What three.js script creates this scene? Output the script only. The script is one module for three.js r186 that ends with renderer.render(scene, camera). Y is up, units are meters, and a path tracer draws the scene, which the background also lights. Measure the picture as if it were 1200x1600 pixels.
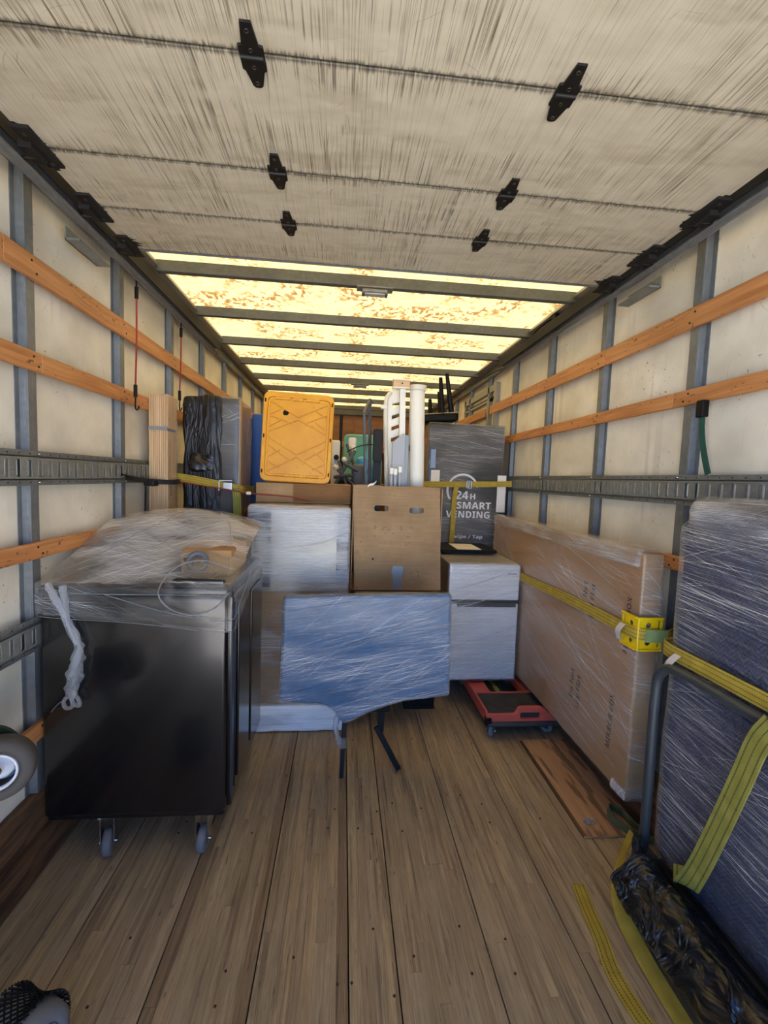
import * as THREE from 'three';
import { RoundedBoxGeometry } from 'three/addons/geometries/RoundedBoxGeometry.js';
import { mergeGeometries, mergeVertices } from 'three/addons/utils/BufferGeometryUtils.js';
import { Sky } from 'three/addons/objects/Sky.js';

// ------------------------------------------------------------------ camera, sky, sun, exposure
const scene = new THREE.Scene();
const renderer = new THREE.WebGLRenderer({ antialias: true });
renderer.toneMapping = THREE.LinearToneMapping;
renderer.toneMappingExposure = 2.35;
renderer.shadowMap.enabled = true;

const rad = (a) => (a * Math.PI) / 180;
const camera = new THREE.PerspectiveCamera(2 * Math.atan(800 / 690) * 180 / Math.PI, 1200 / 1600, 0.05, 200);
camera.rotation.order = 'YXZ';
camera.position.set(0, 1.5, 0);
camera.rotation.set(rad(-4.292), rad(-5.358), rad(2.06));
scene.add(camera);

const sunTowards = new THREE.Vector3(-0.25, 1.0, -0.42).normalize();
const sky = new Sky();
sky.scale.setScalar(100);
sky.material.uniforms.turbidity.value = 10;
sky.material.uniforms.rayleigh.value = 0.42;
sky.material.uniforms.mieCoefficient.value = 0.005;
sky.material.uniforms.mieDirectionalG.value = 0.8;
sky.material.uniforms.sunPosition.value.copy(sunTowards);
scene.add(sky);
const sun = new THREE.DirectionalLight(0xffeacc, 10);
sun.position.copy(sunTowards).multiplyScalar(30);
sun.castShadow = true;
sun.shadow.camera.left = -8; sun.shadow.camera.right = 8; sun.shadow.camera.top = 10; sun.shadow.camera.bottom = -10;
sun.shadow.camera.far = 60; sun.shadow.mapSize.set(2048, 2048);
scene.add(sun);

// ------------------------------------------------------------------ helpers
let seed = 20240611;
const rnd = (a = 0, b = 1) => { seed = (seed * 1664525 + 1013904223) >>> 0; return a + (b - a) * (seed / 4294967296); };
const lerp = (a, b, t) => a + (b - a) * t, clamp = (x, a = 0, b = 1) => Math.min(b, Math.max(a, x));
const smooth = (a, b, x) => { const t = clamp((x - a) / (b - a)); return t * t * (3 - 2 * t); };
const P = (x, y, d) => new THREE.Vector3(x, y, -d);             // d is the distance into the truck

const lattice = new Float32Array(65536); for (let i = 0; i < 65536; i++) lattice[i] = rnd();
const hash2 = (x, y) => lattice[((x * 73 + y * 1619) ^ (y * 31)) & 65535];
function vnoise(x, y, px = 1e9, py = 1e9) {                       // value noise with a period
  const ix = Math.floor(x), iy = Math.floor(y), fx = x - ix, fy = y - iy;
  const m = (a, p) => ((a % p) + p) % p, x0 = m(ix, px), x1 = m(ix + 1, px), y0 = m(iy, py), y1 = m(iy + 1, py);
  const s = fx * fx * (3 - 2 * fx), t = fy * fy * (3 - 2 * fy);
  return lerp(lerp(hash2(x0, y0), hash2(x1, y0), s), lerp(hash2(x0, y1), hash2(x1, y1), s), t);
}
function fbm(x, y, px, py, oct = 4) { let s = 0, a = 0.5, n = 0; for (let i = 0; i < oct; i++) { s += a * vnoise(x, y, px, py); n += a; a *= 0.5; x *= 2; y *= 2; px *= 2; py *= 2; } return s / n; }
function noise3(x, y, z) { return (vnoise(x + 31.7, y + 11.3) + vnoise(y + 5.1, z + 77.7) + vnoise(z + 19.9, x + 3.3)) / 3 - 0.5; }

function dataTex(w, h, fn, { su = 1, sv = 1, srgb = true, rot = 0 } = {}) {   // su, sv: the size in metres of one repeat
  const data = new Uint8Array(w * h * 4);
  for (let j = 0; j < h; j++) for (let i = 0; i < w; i++) {
    const c = fn(i / w, j / h, i, j), k = (j * w + i) * 4;
    if (typeof c === 'number') data[k] = data[k + 1] = data[k + 2] = clamp(c, 0, 255); else { data[k] = clamp(c[0], 0, 255); data[k + 1] = clamp(c[1], 0, 255); data[k + 2] = clamp(c[2], 0, 255); }
    data[k + 3] = 255;
  }
  return finish(new THREE.DataTexture(data, w, h), su, sv, srgb, rot);
}
function finish(t, su, sv, srgb, rot = 0) {
  t.wrapS = t.wrapT = THREE.RepeatWrapping; t.magFilter = THREE.LinearFilter; t.minFilter = THREE.LinearMipmapLinearFilter; t.generateMipmaps = true;
  t.repeat.set(1 / su, 1 / sv); t.rotation = rot;
  if (srgb) t.colorSpace = THREE.SRGBColorSpace;
  t.needsUpdate = true; return t;
}
const mixc = (a, b, t) => [lerp(a[0], b[0], t), lerp(a[1], b[1], t), lerp(a[2], b[2], t)];
function again(t, su, sv, rot = 0) { const c = t.clone(); c.repeat.set(1 / su, 1 / sv); c.rotation = rot; c.needsUpdate = true; return c; }

// lines scattered over a wrapping field: painted film glints, fibres, scratches
function streakField(w, h, list) {
  const f = new Float32Array(w * h);
  for (const s of list) for (let n = 0; n < s.n; n++) {
    const a = s.angle + rnd(-1, 1) * s.spread, len = rnd(s.len[0], s.len[1]) * w, wd = rnd(s.width[0], s.width[1]), al = rnd(s.alpha[0], s.alpha[1]) * (rnd() < 0.15 ? 1.5 : 1);
    const bend = rnd(-1, 1) * (s.bend ?? 0.15); let x = rnd(0, w), y = rnd(0, h), th = a; const nx = -Math.sin(a), ny = Math.cos(a), steps = Math.ceil(len), ph = rnd(0, 50);
    for (let k = 0; k < steps; k++) {
      x += Math.cos(th); y += Math.sin(th); th = a + bend * (k / steps - 0.5);
      const e = Math.sin(Math.PI * k / steps) * (0.55 + 0.45 * vnoise(ph + k * 0.03, n));
      for (let q = -Math.ceil(wd); q <= Math.ceil(wd); q++) {
        const v = al * e * Math.max(0, 1 - Math.abs(q) / (wd + 0.5)), xi = ((Math.round(x + nx * q) % w) + w) % w, yi = ((Math.round(y + ny * q) % h) + h) % h, at = yi * w + xi;
        f[at] = f[at] + v * (1 - f[at]) * 0.8;
      }
    }
  }
  return f;
}

const taken = {};
function numbered(n) { const k = taken[n] ?? 0; taken[n] = k + 1; return k ? n + '_' + String(k).padStart(3, '0') : n; }
const origin = new WeakMap();
function thing(name, label, category, [x, y, d] = [0, 0, 0], extra = {}) {
  const o = new THREE.Group(); o.name = numbered(name); o.position.set(x, y, -d); o.userData = { label, category, ...extra };
  origin.set(o, o.position.clone()); scene.add(o); return o;
}
const setting = (name, label, category, at) => thing(name, label, category, at, { kind: 'structure' });
function part(parent, name, geo, mat, label) {                  // geo is given in the truck's own metres
  const o = origin.get(parent), m = new THREE.Mesh(geo, mat);
  geo.translate(-o.x, -o.y, -o.z); m.name = name; origin.set(m, o); m.castShadow = m.receiveShadow = true;
  if (label) m.userData.label = label; parent.add(m); return m;
}
function piece(parent, name, geo, mat, at, turn) {              // a shared geometry put at a place
  const o = origin.get(parent), m = new THREE.Mesh(geo, mat);
  m.position.set(at.x - o.x, at.y - o.y, at.z - o.z); if (turn) m.rotation.set(...turn);
  m.name = name; m.castShadow = m.receiveShadow = true; parent.add(m); return m;
}
function uvBox(geo, long = 'x', ou = 0, ov = 0) {               // uv in metres, u along the given axis
  const g = geo.index ? geo.toNonIndexed() : geo, p = g.attributes.position, uv = new Float32Array(p.count * 2), L = 'xyz'.indexOf(long);
  const a = new THREE.Vector3(), b = new THREE.Vector3(), c = new THREE.Vector3();
  for (let i = 0; i < p.count; i += 3) {
    a.fromBufferAttribute(p, i); b.fromBufferAttribute(p, i + 1).sub(a); c.fromBufferAttribute(p, i + 2).sub(a); b.cross(c);
    const n = [Math.abs(b.x), Math.abs(b.y), Math.abs(b.z)], ax = n.indexOf(Math.max(...n)), rest = [0, 1, 2].filter((k) => k !== ax);
    const u = rest.includes(L) ? L : rest[0], v = rest.find((k) => k !== u);
    for (let k = 0; k < 3; k++) { uv[(i + k) * 2] = p.getComponent(i + k, u) + ou; uv[(i + k) * 2 + 1] = p.getComponent(i + k, v) + ov; }
  }
  g.setAttribute('uv', new THREE.BufferAttribute(uv, 2)); return g;
}
function bx(x0, x1, y0, y1, d0, d1, { r = 0, long = 'x', ou = 0, ov = 0, seg = 2 } = {}) {
  const w = x1 - x0, h = y1 - y0, l = d1 - d0, g = r > 0 ? new RoundedBoxGeometry(w, h, l, seg, Math.min(r, w / 2.01, h / 2.01, l / 2.01)) : new THREE.BoxGeometry(w, h, l);
  g.translate((x0 + x1) / 2, (y0 + y1) / 2, -(d0 + d1) / 2); return uvBox(g, long, ou, ov);
}
function join(list) { return mergeGeometries(list.map((g) => { const n = g.index ? g.toNonIndexed() : g; for (const k of Object.keys(n.attributes)) if (!['position', 'normal', 'uv'].includes(k)) n.deleteAttribute(k); return n; })); }
function softBox(x0, x1, y0, y1, d0, d1, { r = 0.02, amp = 0.004, freq = 6, n = 14, long = 'x', ou = 0, ov = 0, shape } = {}) {
  const w = x1 - x0, h = y1 - y0, l = d1 - d0, big = Math.max(w, h, l), s = (q) => Math.max(5, Math.round(n * Math.pow(q / big, 0.6)));
  let g = new THREE.BoxGeometry(w, h, l, s(w), s(h), s(l)); g.deleteAttribute('uv'); g.deleteAttribute('normal'); g = mergeVertices(g, 1e-5);
  const p = g.attributes.position, half = [w / 2, h / 2, l / 2], v = [0, 0, 0], cx = (x0 + x1) / 2, cy = (y0 + y1) / 2, cz = -(d0 + d1) / 2;
  for (let i = 0; i < p.count; i++) {
    let len = 0; const e = [0, 0, 0];
    for (let k = 0; k < 3; k++) {
      let t = p.getComponent(i, k) / half[k]; t = Math.sign(t) * (1 - Math.pow(1 - Math.min(1, Math.abs(t)), 1.6)); v[k] = t * half[k];
      const inner = Math.max(0, half[k] - r), q = clamp(v[k], -inner, inner); e[k] = v[k] - q; v[k] = q; len += e[k] * e[k];
    }
    len = Math.sqrt(len) || 1;
    const wob = amp * 2 * noise3((v[0] + cx) * freq, (v[1] + cy) * freq, (v[2] + cz) * freq) + amp * 0.8 * noise3((v[0] + cx) * freq * 3.1, (v[1] + cy) * freq * 3.1, (v[2] + cz) * freq * 3.1);
    for (let k = 0; k < 3; k++) v[k] += (e[k] / len) * (r + wob);
    const out = [v[0] + cx, v[1] + cy, v[2] + cz]; if (shape) shape(out);
    p.setXYZ(i, ...out);
  }
  g.computeVertexNormals(); return uvBox(g, long, ou, ov);
}
function tube(pts, r, seg = 24, rs = 8, closed = false) { return new THREE.TubeGeometry(new THREE.CatmullRomCurve3(pts, closed, 'centripetal'), seg, r, rs, closed); }
function rod(a, b, r, rs = 10, r2 = r) {                          // a straight round bar with closed ends
  const l = a.distanceTo(b), g = new THREE.CylinderGeometry(r2, r, l, rs); g.applyQuaternion(new THREE.Quaternion().setFromUnitVectors(new THREE.Vector3(0, 1, 0), b.clone().sub(a).normalize()));
  g.translate((a.x + b.x) / 2, (a.y + b.y) / 2, (a.z + b.z) / 2); return g;
}
function bar(a, b, w, t, up = new THREE.Vector3(0, 1, 0)) {         // a straight square bar, w across, t along up
  const l = a.distanceTo(b), g = new THREE.BoxGeometry(w, t, l), z = b.clone().sub(a).normalize(), x = new THREE.Vector3().crossVectors(up, z).normalize(), y = new THREE.Vector3().crossVectors(z, x);
  g.applyMatrix4(new THREE.Matrix4().makeBasis(x, y, z)); g.translate((a.x + b.x) / 2, (a.y + b.y) / 2, (a.z + b.z) / 2); return uvBox(g, 'y');
}
function ribbon(pts, across, w, t = 0.0025, n = 40, tension = 'centripetal') {  // webbing: u runs along in metres, v across 0..1
  const c = new THREE.CatmullRomCurve3(pts, false, tension), wd = Array.isArray(across) ? across : pts.map(() => across), rows = [];
  let run = 0, last = null;
  for (let i = 0; i <= n; i++) {
    const u = i / n, p = c.getPoint(u), tg = c.getTangent(u), f = u * (wd.length - 1), k = Math.min(wd.length - 2, Math.floor(f));
    const a = wd[k].clone().lerp(wd[k + 1], f - k); a.addScaledVector(tg, -a.dot(tg)).normalize(); const nn = new THREE.Vector3().crossVectors(tg, a).normalize();
    if (last) run += p.distanceTo(last); last = p;
    rows.push({ l: p.clone().addScaledVector(a, -w / 2), r: p.clone().addScaledVector(a, w / 2), n: nn, run });
  }
  const strips = [];
  const strip = (f, flip) => {
    const pos = [], uv = [], idx = [];
    rows.forEach((q, i) => { const [A, B, va, vb] = f(q); pos.push(A.x, A.y, A.z, B.x, B.y, B.z); uv.push(q.run, va, q.run, vb); if (i) { const b = (i - 1) * 2; idx.push(...(flip ? [b, b + 2, b + 1, b + 1, b + 2, b + 3] : [b, b + 1, b + 2, b + 1, b + 3, b + 2])); } });
    const g = new THREE.BufferGeometry(); g.setAttribute('position', new THREE.Float32BufferAttribute(pos, 3)); g.setAttribute('uv', new THREE.Float32BufferAttribute(uv, 2)); g.setIndex(idx); g.computeVertexNormals(); strips.push(g.toNonIndexed());
  };
  const off = (v, q, s) => v.clone().addScaledVector(q.n, s * t / 2);
  strip((q) => [off(q.l, q, 1), off(q.r, q, 1), 0, 1], false); strip((q) => [off(q.l, q, -1), off(q.r, q, -1), 0, 1], true);
  strip((q) => [off(q.l, q, -1), off(q.l, q, 1), 0, 0.02], false); strip((q) => [off(q.r, q, -1), off(q.r, q, 1), 0, 0.02], true);
  return mergeGeometries(strips);
}
function sleeve(path, radius, nu = 40, nv = 18, uvs = 1) {        // a closed lumpy skin round a path; radius(u, angle)
  const c = new THREE.CatmullRomCurve3(path), fr = c.computeFrenetFrames(nu, false), pos = [], uv = [], idx = [];
  for (let i = 0; i <= nu; i++) { const p = c.getPoint(i / nu); for (let j = 0; j <= nv; j++) { const a = (j % nv) / nv * Math.PI * 2, r = radius(i / nu, a), x = Math.cos(a) * r, y = Math.sin(a) * r; pos.push(p.x + fr.normals[i].x * x + fr.binormals[i].x * y, p.y + fr.normals[i].y * x + fr.binormals[i].y * y, p.z + fr.normals[i].z * x + fr.binormals[i].z * y); uv.push(i / nu * uvs, j / nv); } }
  for (let i = 0; i < nu; i++) for (let j = 0; j < nv; j++) { const a = i * (nv + 1) + j, b = a + nv + 1; idx.push(a, a + 1, b, b, a + 1, b + 1); }
  const g = new THREE.BufferGeometry(); g.setAttribute('position', new THREE.Float32BufferAttribute(pos, 3)); g.setAttribute('uv', new THREE.Float32BufferAttribute(uv, 2)); g.setIndex(idx); g.computeVertexNormals(); return g;
}
function sheet(nu, nv, fn) {                                       // a skin over a grid; fn(u, v) -> point, uv in metres by run
  const pos = [], uv = [], idx = [];
  for (let i = 0; i <= nu; i++) for (let j = 0; j <= nv; j++) { const q = fn(i / nu, j / nv); pos.push(q.x, q.y, q.z); uv.push(q.u ?? q.x, q.v ?? -q.z); }
  for (let i = 0; i < nu; i++) for (let j = 0; j < nv; j++) { const a = i * (nv + 1) + j, b = a + nv + 1; idx.push(a, b, a + 1, b, b + 1, a + 1); }
  const g = new THREE.BufferGeometry(); g.setAttribute('position', new THREE.Float32BufferAttribute(pos, 3)); g.setAttribute('uv', new THREE.Float32BufferAttribute(uv, 2)); g.setIndex(idx); g.computeVertexNormals(); return g;
}
function plate(points, depth, { bevel = 0, holes = [], curve = 6 } = {}) {   // a flat outline with thickness, in x and y, centred on z = 0
  const s = Array.isArray(points) ? new THREE.Shape(points.map(([x, y]) => new THREE.Vector2(x, y))) : points; holes.forEach((h) => s.holes.push(h));
  const g = new THREE.ExtrudeGeometry(s, { depth: Math.max(1e-4, depth - 2 * bevel), bevelEnabled: bevel > 0, bevelThickness: bevel, bevelSize: bevel, bevelOffset: -bevel, bevelSegments: 2, curveSegments: curve, steps: 1 });
  g.translate(0, 0, -(depth - 2 * bevel) / 2); return g;
}
function roundRect(x0, y0, x1, y1, r, C = THREE.Shape) {
  const s = new C(); s.moveTo(x0 + r, y0); s.lineTo(x1 - r, y0); s.quadraticCurveTo(x1, y0, x1, y0 + r); s.lineTo(x1, y1 - r); s.quadraticCurveTo(x1, y1, x1 - r, y1); s.lineTo(x0 + r, y1); s.quadraticCurveTo(x0, y1, x0, y1 - r); s.lineTo(x0, y0 + r); s.quadraticCurveTo(x0, y0, x0 + r, y0); return s;
}
const matrixed = (g, m) => (g.applyMatrix4(m), g);
const place = (g, x, y, d, rx = 0, ry = 0, rz = 0) => matrixed(g, new THREE.Matrix4().compose(P(x, y, d), new THREE.Quaternion().setFromEuler(new THREE.Euler(rx, ry, rz, 'YXZ')), new THREE.Vector3(1, 1, 1)));
function canvasTex(w, h, draw) { const c = document.createElement('canvas'); c.width = w; c.height = h; draw(c.getContext('2d'), w, h); const t = new THREE.CanvasTexture(c); t.colorSpace = THREE.SRGBColorSpace; return t; }

// ------------------------------------------------------------------ materials
const std = (o) => new THREE.MeshStandardMaterial(o), phys = (o) => new THREE.MeshPhysicalMaterial(o);
// floor hardwood: long grain along u, scuffs, dark rubbed-in dirt
const grainAt = (u, v, k) => { const w = fbm(u * 4, v * 8, 4, 8, 3) * 0.25; return fbm(u * 6 + k, (v + w * 0.12) * 64, 6, 64, 4); };
const floorTex = dataTex(1024, 1024, (u, v) => {
  const g = grainAt(u, v, 0), f = vnoise(u * 26, v * 420, 26, 420), f2 = vnoise(u * 60, v * 500, 60, 500), patch = fbm(u * 5 + 2, v * 5, 5, 5, 4), dirt = smooth(0.55, 0.8, fbm(u * 4, v * 34 + 4, 4, 34, 4)), fleck = smooth(0.8, 0.93, vnoise(u * 34, v * 150, 34, 150)) * smooth(0.5, 0.66, fbm(u * 9 + 5, v * 9, 9, 9, 3)), sc = smooth(0.88, 0.97, vnoise(u * 18, v * 380, 18, 380)) * smooth(0.45, 0.6, patch);
  let c = mixc([100, 86, 66], [172, 154, 124], clamp(0.4 * g + 0.3 * f + 0.18 * f2 + 0.4 * patch - 0.16)); c = mixc(c, [66, 54, 42], dirt * 0.42); c = mixc(c, [52, 43, 34], fleck * 0.5); return mixc(c, [190, 176, 148], sc * 0.3);
}, { su: 1.3, sv: 0.5 });
const floorBump = dataTex(512, 512, (u, v) => 255 * (0.5 * grainAt(u, v, 3) + 0.5 * vnoise(u * 30, v * 256, 30, 256)), { su: 1.3, sv: 0.4, srgb: false });
const floorMats = [[1, 1, 1], [0.91, 0.9, 0.88], [1.06, 1.05, 1.0], [0.96, 0.93, 0.9], [0.68, 0.62, 0.58], [1.1, 1.06, 0.98]].map(([r, g, b]) => std({ map: floorTex, bumpMap: floorBump, bumpScale: 0.0012, roughness: 0.62, color: new THREE.Color().setRGB(r * 1.6, g * 1.56, b * 1.45) }));
const seamMat = std({ color: 0x120f0c, roughness: 1 });
// varnished slats
const slatTex = dataTex(512, 256, (u, v) => {
  const g = fbm(u * 5, (v + fbm(u * 3, v * 3, 3, 3, 2) * 0.1) * 32, 5, 32, 4), p = fbm(u * 3 + 7, v * 4, 3, 4, 3), nick = smooth(0.8, 0.9, vnoise(u * 60, v * 40, 60, 40)) * smooth(0.5, 0.7, fbm(u * 8, v * 8, 8, 8, 2));
  return mixc(mixc([158, 98, 52], [218, 156, 98], clamp(g * 0.9 + p * 0.4 - 0.2)), [70, 42, 24], nick * 0.7);
}, { su: 0.9, sv: 0.3 });
const slatMat = std({ map: slatTex, roughness: 0.42 });
const kickTex = dataTex(512, 256, (u, v) => { const g = fbm(u * 3, v * 40, 3, 40, 4), p = fbm(u * 4, v * 4, 4, 4, 3); return mixc(mixc([70, 48, 30], [142, 104, 68], clamp(g + p * 0.5 - 0.35)), [44, 34, 26], smooth(0.55, 0.75, fbm(u * 7, v * 9, 7, 9, 3)) * 0.6); }, { su: 0.9, sv: 0.3 });
const kickMat = std({ map: kickTex, roughness: 0.65 });
// wall sheets: off-white gel-coated plywood with scuffs and specks
const scuffs = streakField(1024, 1024, [{ n: 40, angle: 1.5, spread: 0.25, len: [0.03, 0.2], width: [0.3, 1], alpha: [0.15, 0.5], bend: 0.4 }, { n: 50, angle: 0.3, spread: 1.5, len: [0.02, 0.09], width: [0.3, 1], alpha: [0.15, 0.5], bend: 0.8 }]);
const wallTex = dataTex(1024, 1024, (u, v, i, j) => {
  const p = fbm(u * 6, v * 6, 6, 6, 5), run = smooth(0.6, 0.8, vnoise(u * 40, v * 2.0, 40, 2)) * smooth(0.5, 0.7, fbm(u * 3, v * 3, 3, 3, 2)), sp = smooth(0.9, 0.96, vnoise(u * 140, v * 110, 140, 110)) * smooth(0.58, 0.75, fbm(u * 5 + 9, v * 5, 5, 5, 3)), s = scuffs[j * 1024 + i];
  let c = mixc([202, 195, 174], [238, 232, 212], clamp(p * 1.5 - 0.25)); c = mixc(c, [168, 160, 142], run * 0.25); c = mixc(c, [86, 76, 62], sp * 0.8); return mixc(c, [92, 82, 66], s * 0.85);
}, { su: 1.1, sv: 1.1 });
const wallMat = std({ map: wallTex, roughness: 0.48 });
const darkWall = std({ color: 0x9a9a98, roughness: 0.7 });
// fibreglass roof sheet that lets daylight through
const roofFibres = streakField(1024, 1024, [{ n: 1500, angle: -0.5, spread: 0.5, len: [0.005, 0.035], width: [0.2, 1.1], alpha: [0.15, 0.6], bend: 0.9 }, { n: 500, angle: 0.7, spread: 0.7, len: [0.005, 0.03], width: [0.2, 0.9], alpha: [0.15, 0.5], bend: 0.9 }]);
const roofTex = dataTex(1024, 1024, (u, v, i, j) => {
  const w = fbm(u * 6, v * 6, 6, 6, 3) * 0.5, a = fbm(u * 70 + w * 8, v * 50 + w * 4, 70, 50, 3), m = fbm(u * 7 + w * 2, v * 7, 7, 7, 4), big = smooth(0.4, 0.62, m);
  const f = smooth(0.42, 0.72, a) * (0.12 + 0.5 * big) + roofFibres[j * 1024 + i] * (0.25 + 0.6 * big); return mixc([255, 240, 204], [150, 106, 58], clamp(f * 1.35));
}, { su: 1.3, sv: 1.3 });
const roofMat = phys({ map: roofTex, color: new THREE.Color().setRGB(0.205, 0.168, 0.09), transmission: 0.9, roughness: 1, thickness: 0, side: THREE.DoubleSide, specularIntensity: 0.3 });
// galvanised steel, aluminium, dark iron
const galvTex = dataTex(512, 512, (u, v) => { const c = fbm(u * 26, v * 26, 26, 26, 2), d = fbm(u * 5, v * 5, 5, 5, 4), s = smooth(0.7, 0.9, vnoise(u * 9, v * 160, 9, 160)); const k = 158 + c * 22 + d * 24 + s * 16; return [k * 0.97, k, k * 1.03]; }, { su: 0.4, sv: 0.4 });
const galv = std({ map: galvTex, metalness: 0.45, roughness: 0.42, color: 0xaaaaa6 });
const galvDull = std({ map: galvTex, metalness: 0.3, roughness: 0.5, color: 0xb2b0a4 });
const bowMat = std({ map: galvTex, metalness: 0.3, roughness: 0.6, color: 0x86857c });
const alu = std({ color: 0x9b9a93, metalness: 0.7, roughness: 0.4 });
const blackIron = std({ color: 0x14120f, metalness: 0.3, roughness: 0.55 });
const screwMat = std({ color: 0x4a4742, metalness: 0.8, roughness: 0.4 });
const chrome = std({ color: 0xc8c8c8, metalness: 1, roughness: 0.22 });
const greaseMat = std({ color: 0x0f0d0b, roughness: 0.75 });
// painted door leaves, scraped along their travel; grime lies in hair lines at the joints
const doorScratch = streakField(2048, 512, [{ n: 90, angle: 1.57, spread: 0.1, len: [0.02, 0.12], width: [0.3, 1.4], alpha: [0.2, 0.7] }, { n: 60, angle: 0.6, spread: 1.6, len: [0.01, 0.06], width: [0.3, 1], alpha: [0.2, 0.6], bend: 0.9 }]);
const doorTex = dataTex(2048, 512, (u, v, i, j) => {
  const near = Math.min(v, 1 - v), fine = vnoise(u * 900, v * 2.5 + 7 * hash2(Math.floor(u * 900) % 900, 5), 900, 1e9), mid = vnoise(u * 330, v * 3 + 9 * hash2(Math.floor(u * 330) % 330, 9), 330, 1e9), tip = vnoise(u * 700, 3.5, 700, 9), patch = fbm(u * 10, v * 3 + 3, 10, 3, 4), base = fbm(u * 30, v * 10, 30, 10, 3);
  const hair = smooth(0.5, 0.95, fine) * (0.25 + 0.75 * smooth(0.38, 0.6, patch)) * 0.55 + smooth(0.74, 0.97, mid) * smooth(0.42, 0.66, patch) * 0.45, joint = smooth(0.05 * (0.35 + tip), 0.0, near) * (0.4 + 0.6 * tip);
  const old = smooth(0.56, 0.74, fbm(u * 9 + 4, v * 5, 9, 5, 4)) * 0.2;
  let c = mixc([184, 176, 152], [206, 199, 176], base); c = mixc(c, [122, 108, 84], old); c = mixc(c, [78, 69, 54], clamp(hair)); c = mixc(c, [30, 26, 21], clamp(joint * 0.85)); return mixc(c, [64, 56, 46], doorScratch[j * 2048 + i] * 0.9);
}, { su: 2.2, sv: 1 });
const doorMat = std({ map: doorTex, roughness: 0.55 });
// cardboard
const cardAt = (u, v, a, b) => { const f = vnoise(u * 8, v * 200, 8, 200), p = fbm(u * 7, v * 7, 7, 7, 4), m = smooth(0.72, 0.86, vnoise(u * 44 + 3, v * 38, 44, 38)) * smooth(0.55, 0.75, p); return mixc(mixc(a, b, clamp(p * 0.8 + f * 0.25)), [84, 66, 44], m * 0.3); };
const cardTex = dataTex(512, 512, (u, v) => cardAt(u, v, [134, 104, 70], [180, 148, 106]), { su: 0.7, sv: 0.7 });
const card = std({ map: cardTex, roughness: 0.85 }), cardPale = std({ map: cardTex, roughness: 0.85, color: 0xfff0dc }), cardInside = std({ map: cardTex, roughness: 0.9, color: 0xc9b49c });
// stretch film: clear sheet, hazy where doubled, wrinkle glints painted in as white streaks
function film(list, { base = 0.04, gain = 0.8, su = 0.8, sv = 0.8, rot = 0, rough = 0.16, bump = 0.0012, size = 1024, open = 0.25, spec = 0.7 } = {}) {
  const f = streakField(size, size, list), shift = rnd(0, 9);
  const layer = (u, v) => open + (1.5 - open) * smooth(0.34, 0.66, fbm(u * 3 + shift, v * 7 + shift, 3, 7, 4));   // single or doubled film
  const hazeAndGlints = dataTex(size, size, (u, v, i, j) => { const l = layer(u, v); return 255 * (1 - clamp(base * l + f[j * size + i] * gain * (0.35 + 0.65 * l))); }, { su, sv, srgb: false, rot });
  return phys({ color: 0xf8f8f6, transmission: 1, transmissionMap: hazeAndGlints, bumpMap: hazeAndGlints, bumpScale: -bump, roughness: rough, thickness: 0, ior: 1.45, side: THREE.DoubleSide, specularIntensity: spec });
}
const across = (n, k = 1) => [{ n, angle: 0, spread: 0.06, len: [0.25, 1.2], width: [0.3, 1.6], alpha: [0.1 * k, 0.5 * k] }, { n: Math.round(n * 0.15), angle: 0.25, spread: 0.3, len: [0.3, 1.0], width: [0.4, 2.2], alpha: [0.1 * k, 0.4 * k] }];
const filmDense = film(across(560, 1.2), { base: 0.15, gain: 0.8, su: 0.9, sv: 0.5 });
const filmLight = film([...across(120, 0.8), { n: 40, angle: 0.5, spread: 0.35, len: [0.4, 1.4], width: [0.3, 1.6], alpha: [0.2, 0.7] }, { n: 24, angle: -0.5, spread: 0.3, len: [0.4, 1.2], width: [0.3, 1.4], alpha: [0.2, 0.7] }], { base: 0.04, su: 0.9, sv: 0.7 });
const filmDiag = film([{ n: 380, angle: 0.3, spread: 0.1, len: [0.2, 1.2], width: [0.25, 1.5], alpha: [0.12, 0.6] }, { n: 420, angle: 0.05, spread: 0.1, len: [0.08, 0.7], width: [0.25, 1.1], alpha: [0.12, 0.5] }, { n: 30, angle: 0.55, spread: 0.35, len: [0.3, 1.0], width: [0.4, 2], alpha: [0.3, 0.8] }], { base: 0.05, gain: 0.85, su: 1.0, sv: 0.8 });
const filmTent = film([{ n: 420, angle: 0.35, spread: 0.3, len: [0.12, 0.9], width: [0.25, 1.6], alpha: [0.15, 0.7], bend: 0.4 }, { n: 120, angle: -0.4, spread: 0.4, len: [0.15, 0.8], width: [0.3, 1.8], alpha: [0.2, 0.7] }], { base: 0.24, gain: 0.9, su: 0.8, sv: 0.8, rough: 0.2, bump: 0.002, open: 0.3 });
const ropeBump = dataTex(256, 256, (u, v) => 255 * fbm(u * 24, v * 6, 24, 6, 4), { su: 0.5, sv: 0.5, srgb: false });
const filmRope = phys({ color: 0xf2f4f6, transmission: 0.84, roughness: 0.3, thickness: 0, bumpMap: ropeBump, bumpScale: 0.006, side: THREE.DoubleSide });
const filmWhite = film(across(500, 1.2), { base: 0.55, gain: 0.5, su: 0.8, sv: 0.4, rough: 0.25, size: 512, open: 0.8 });
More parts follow.
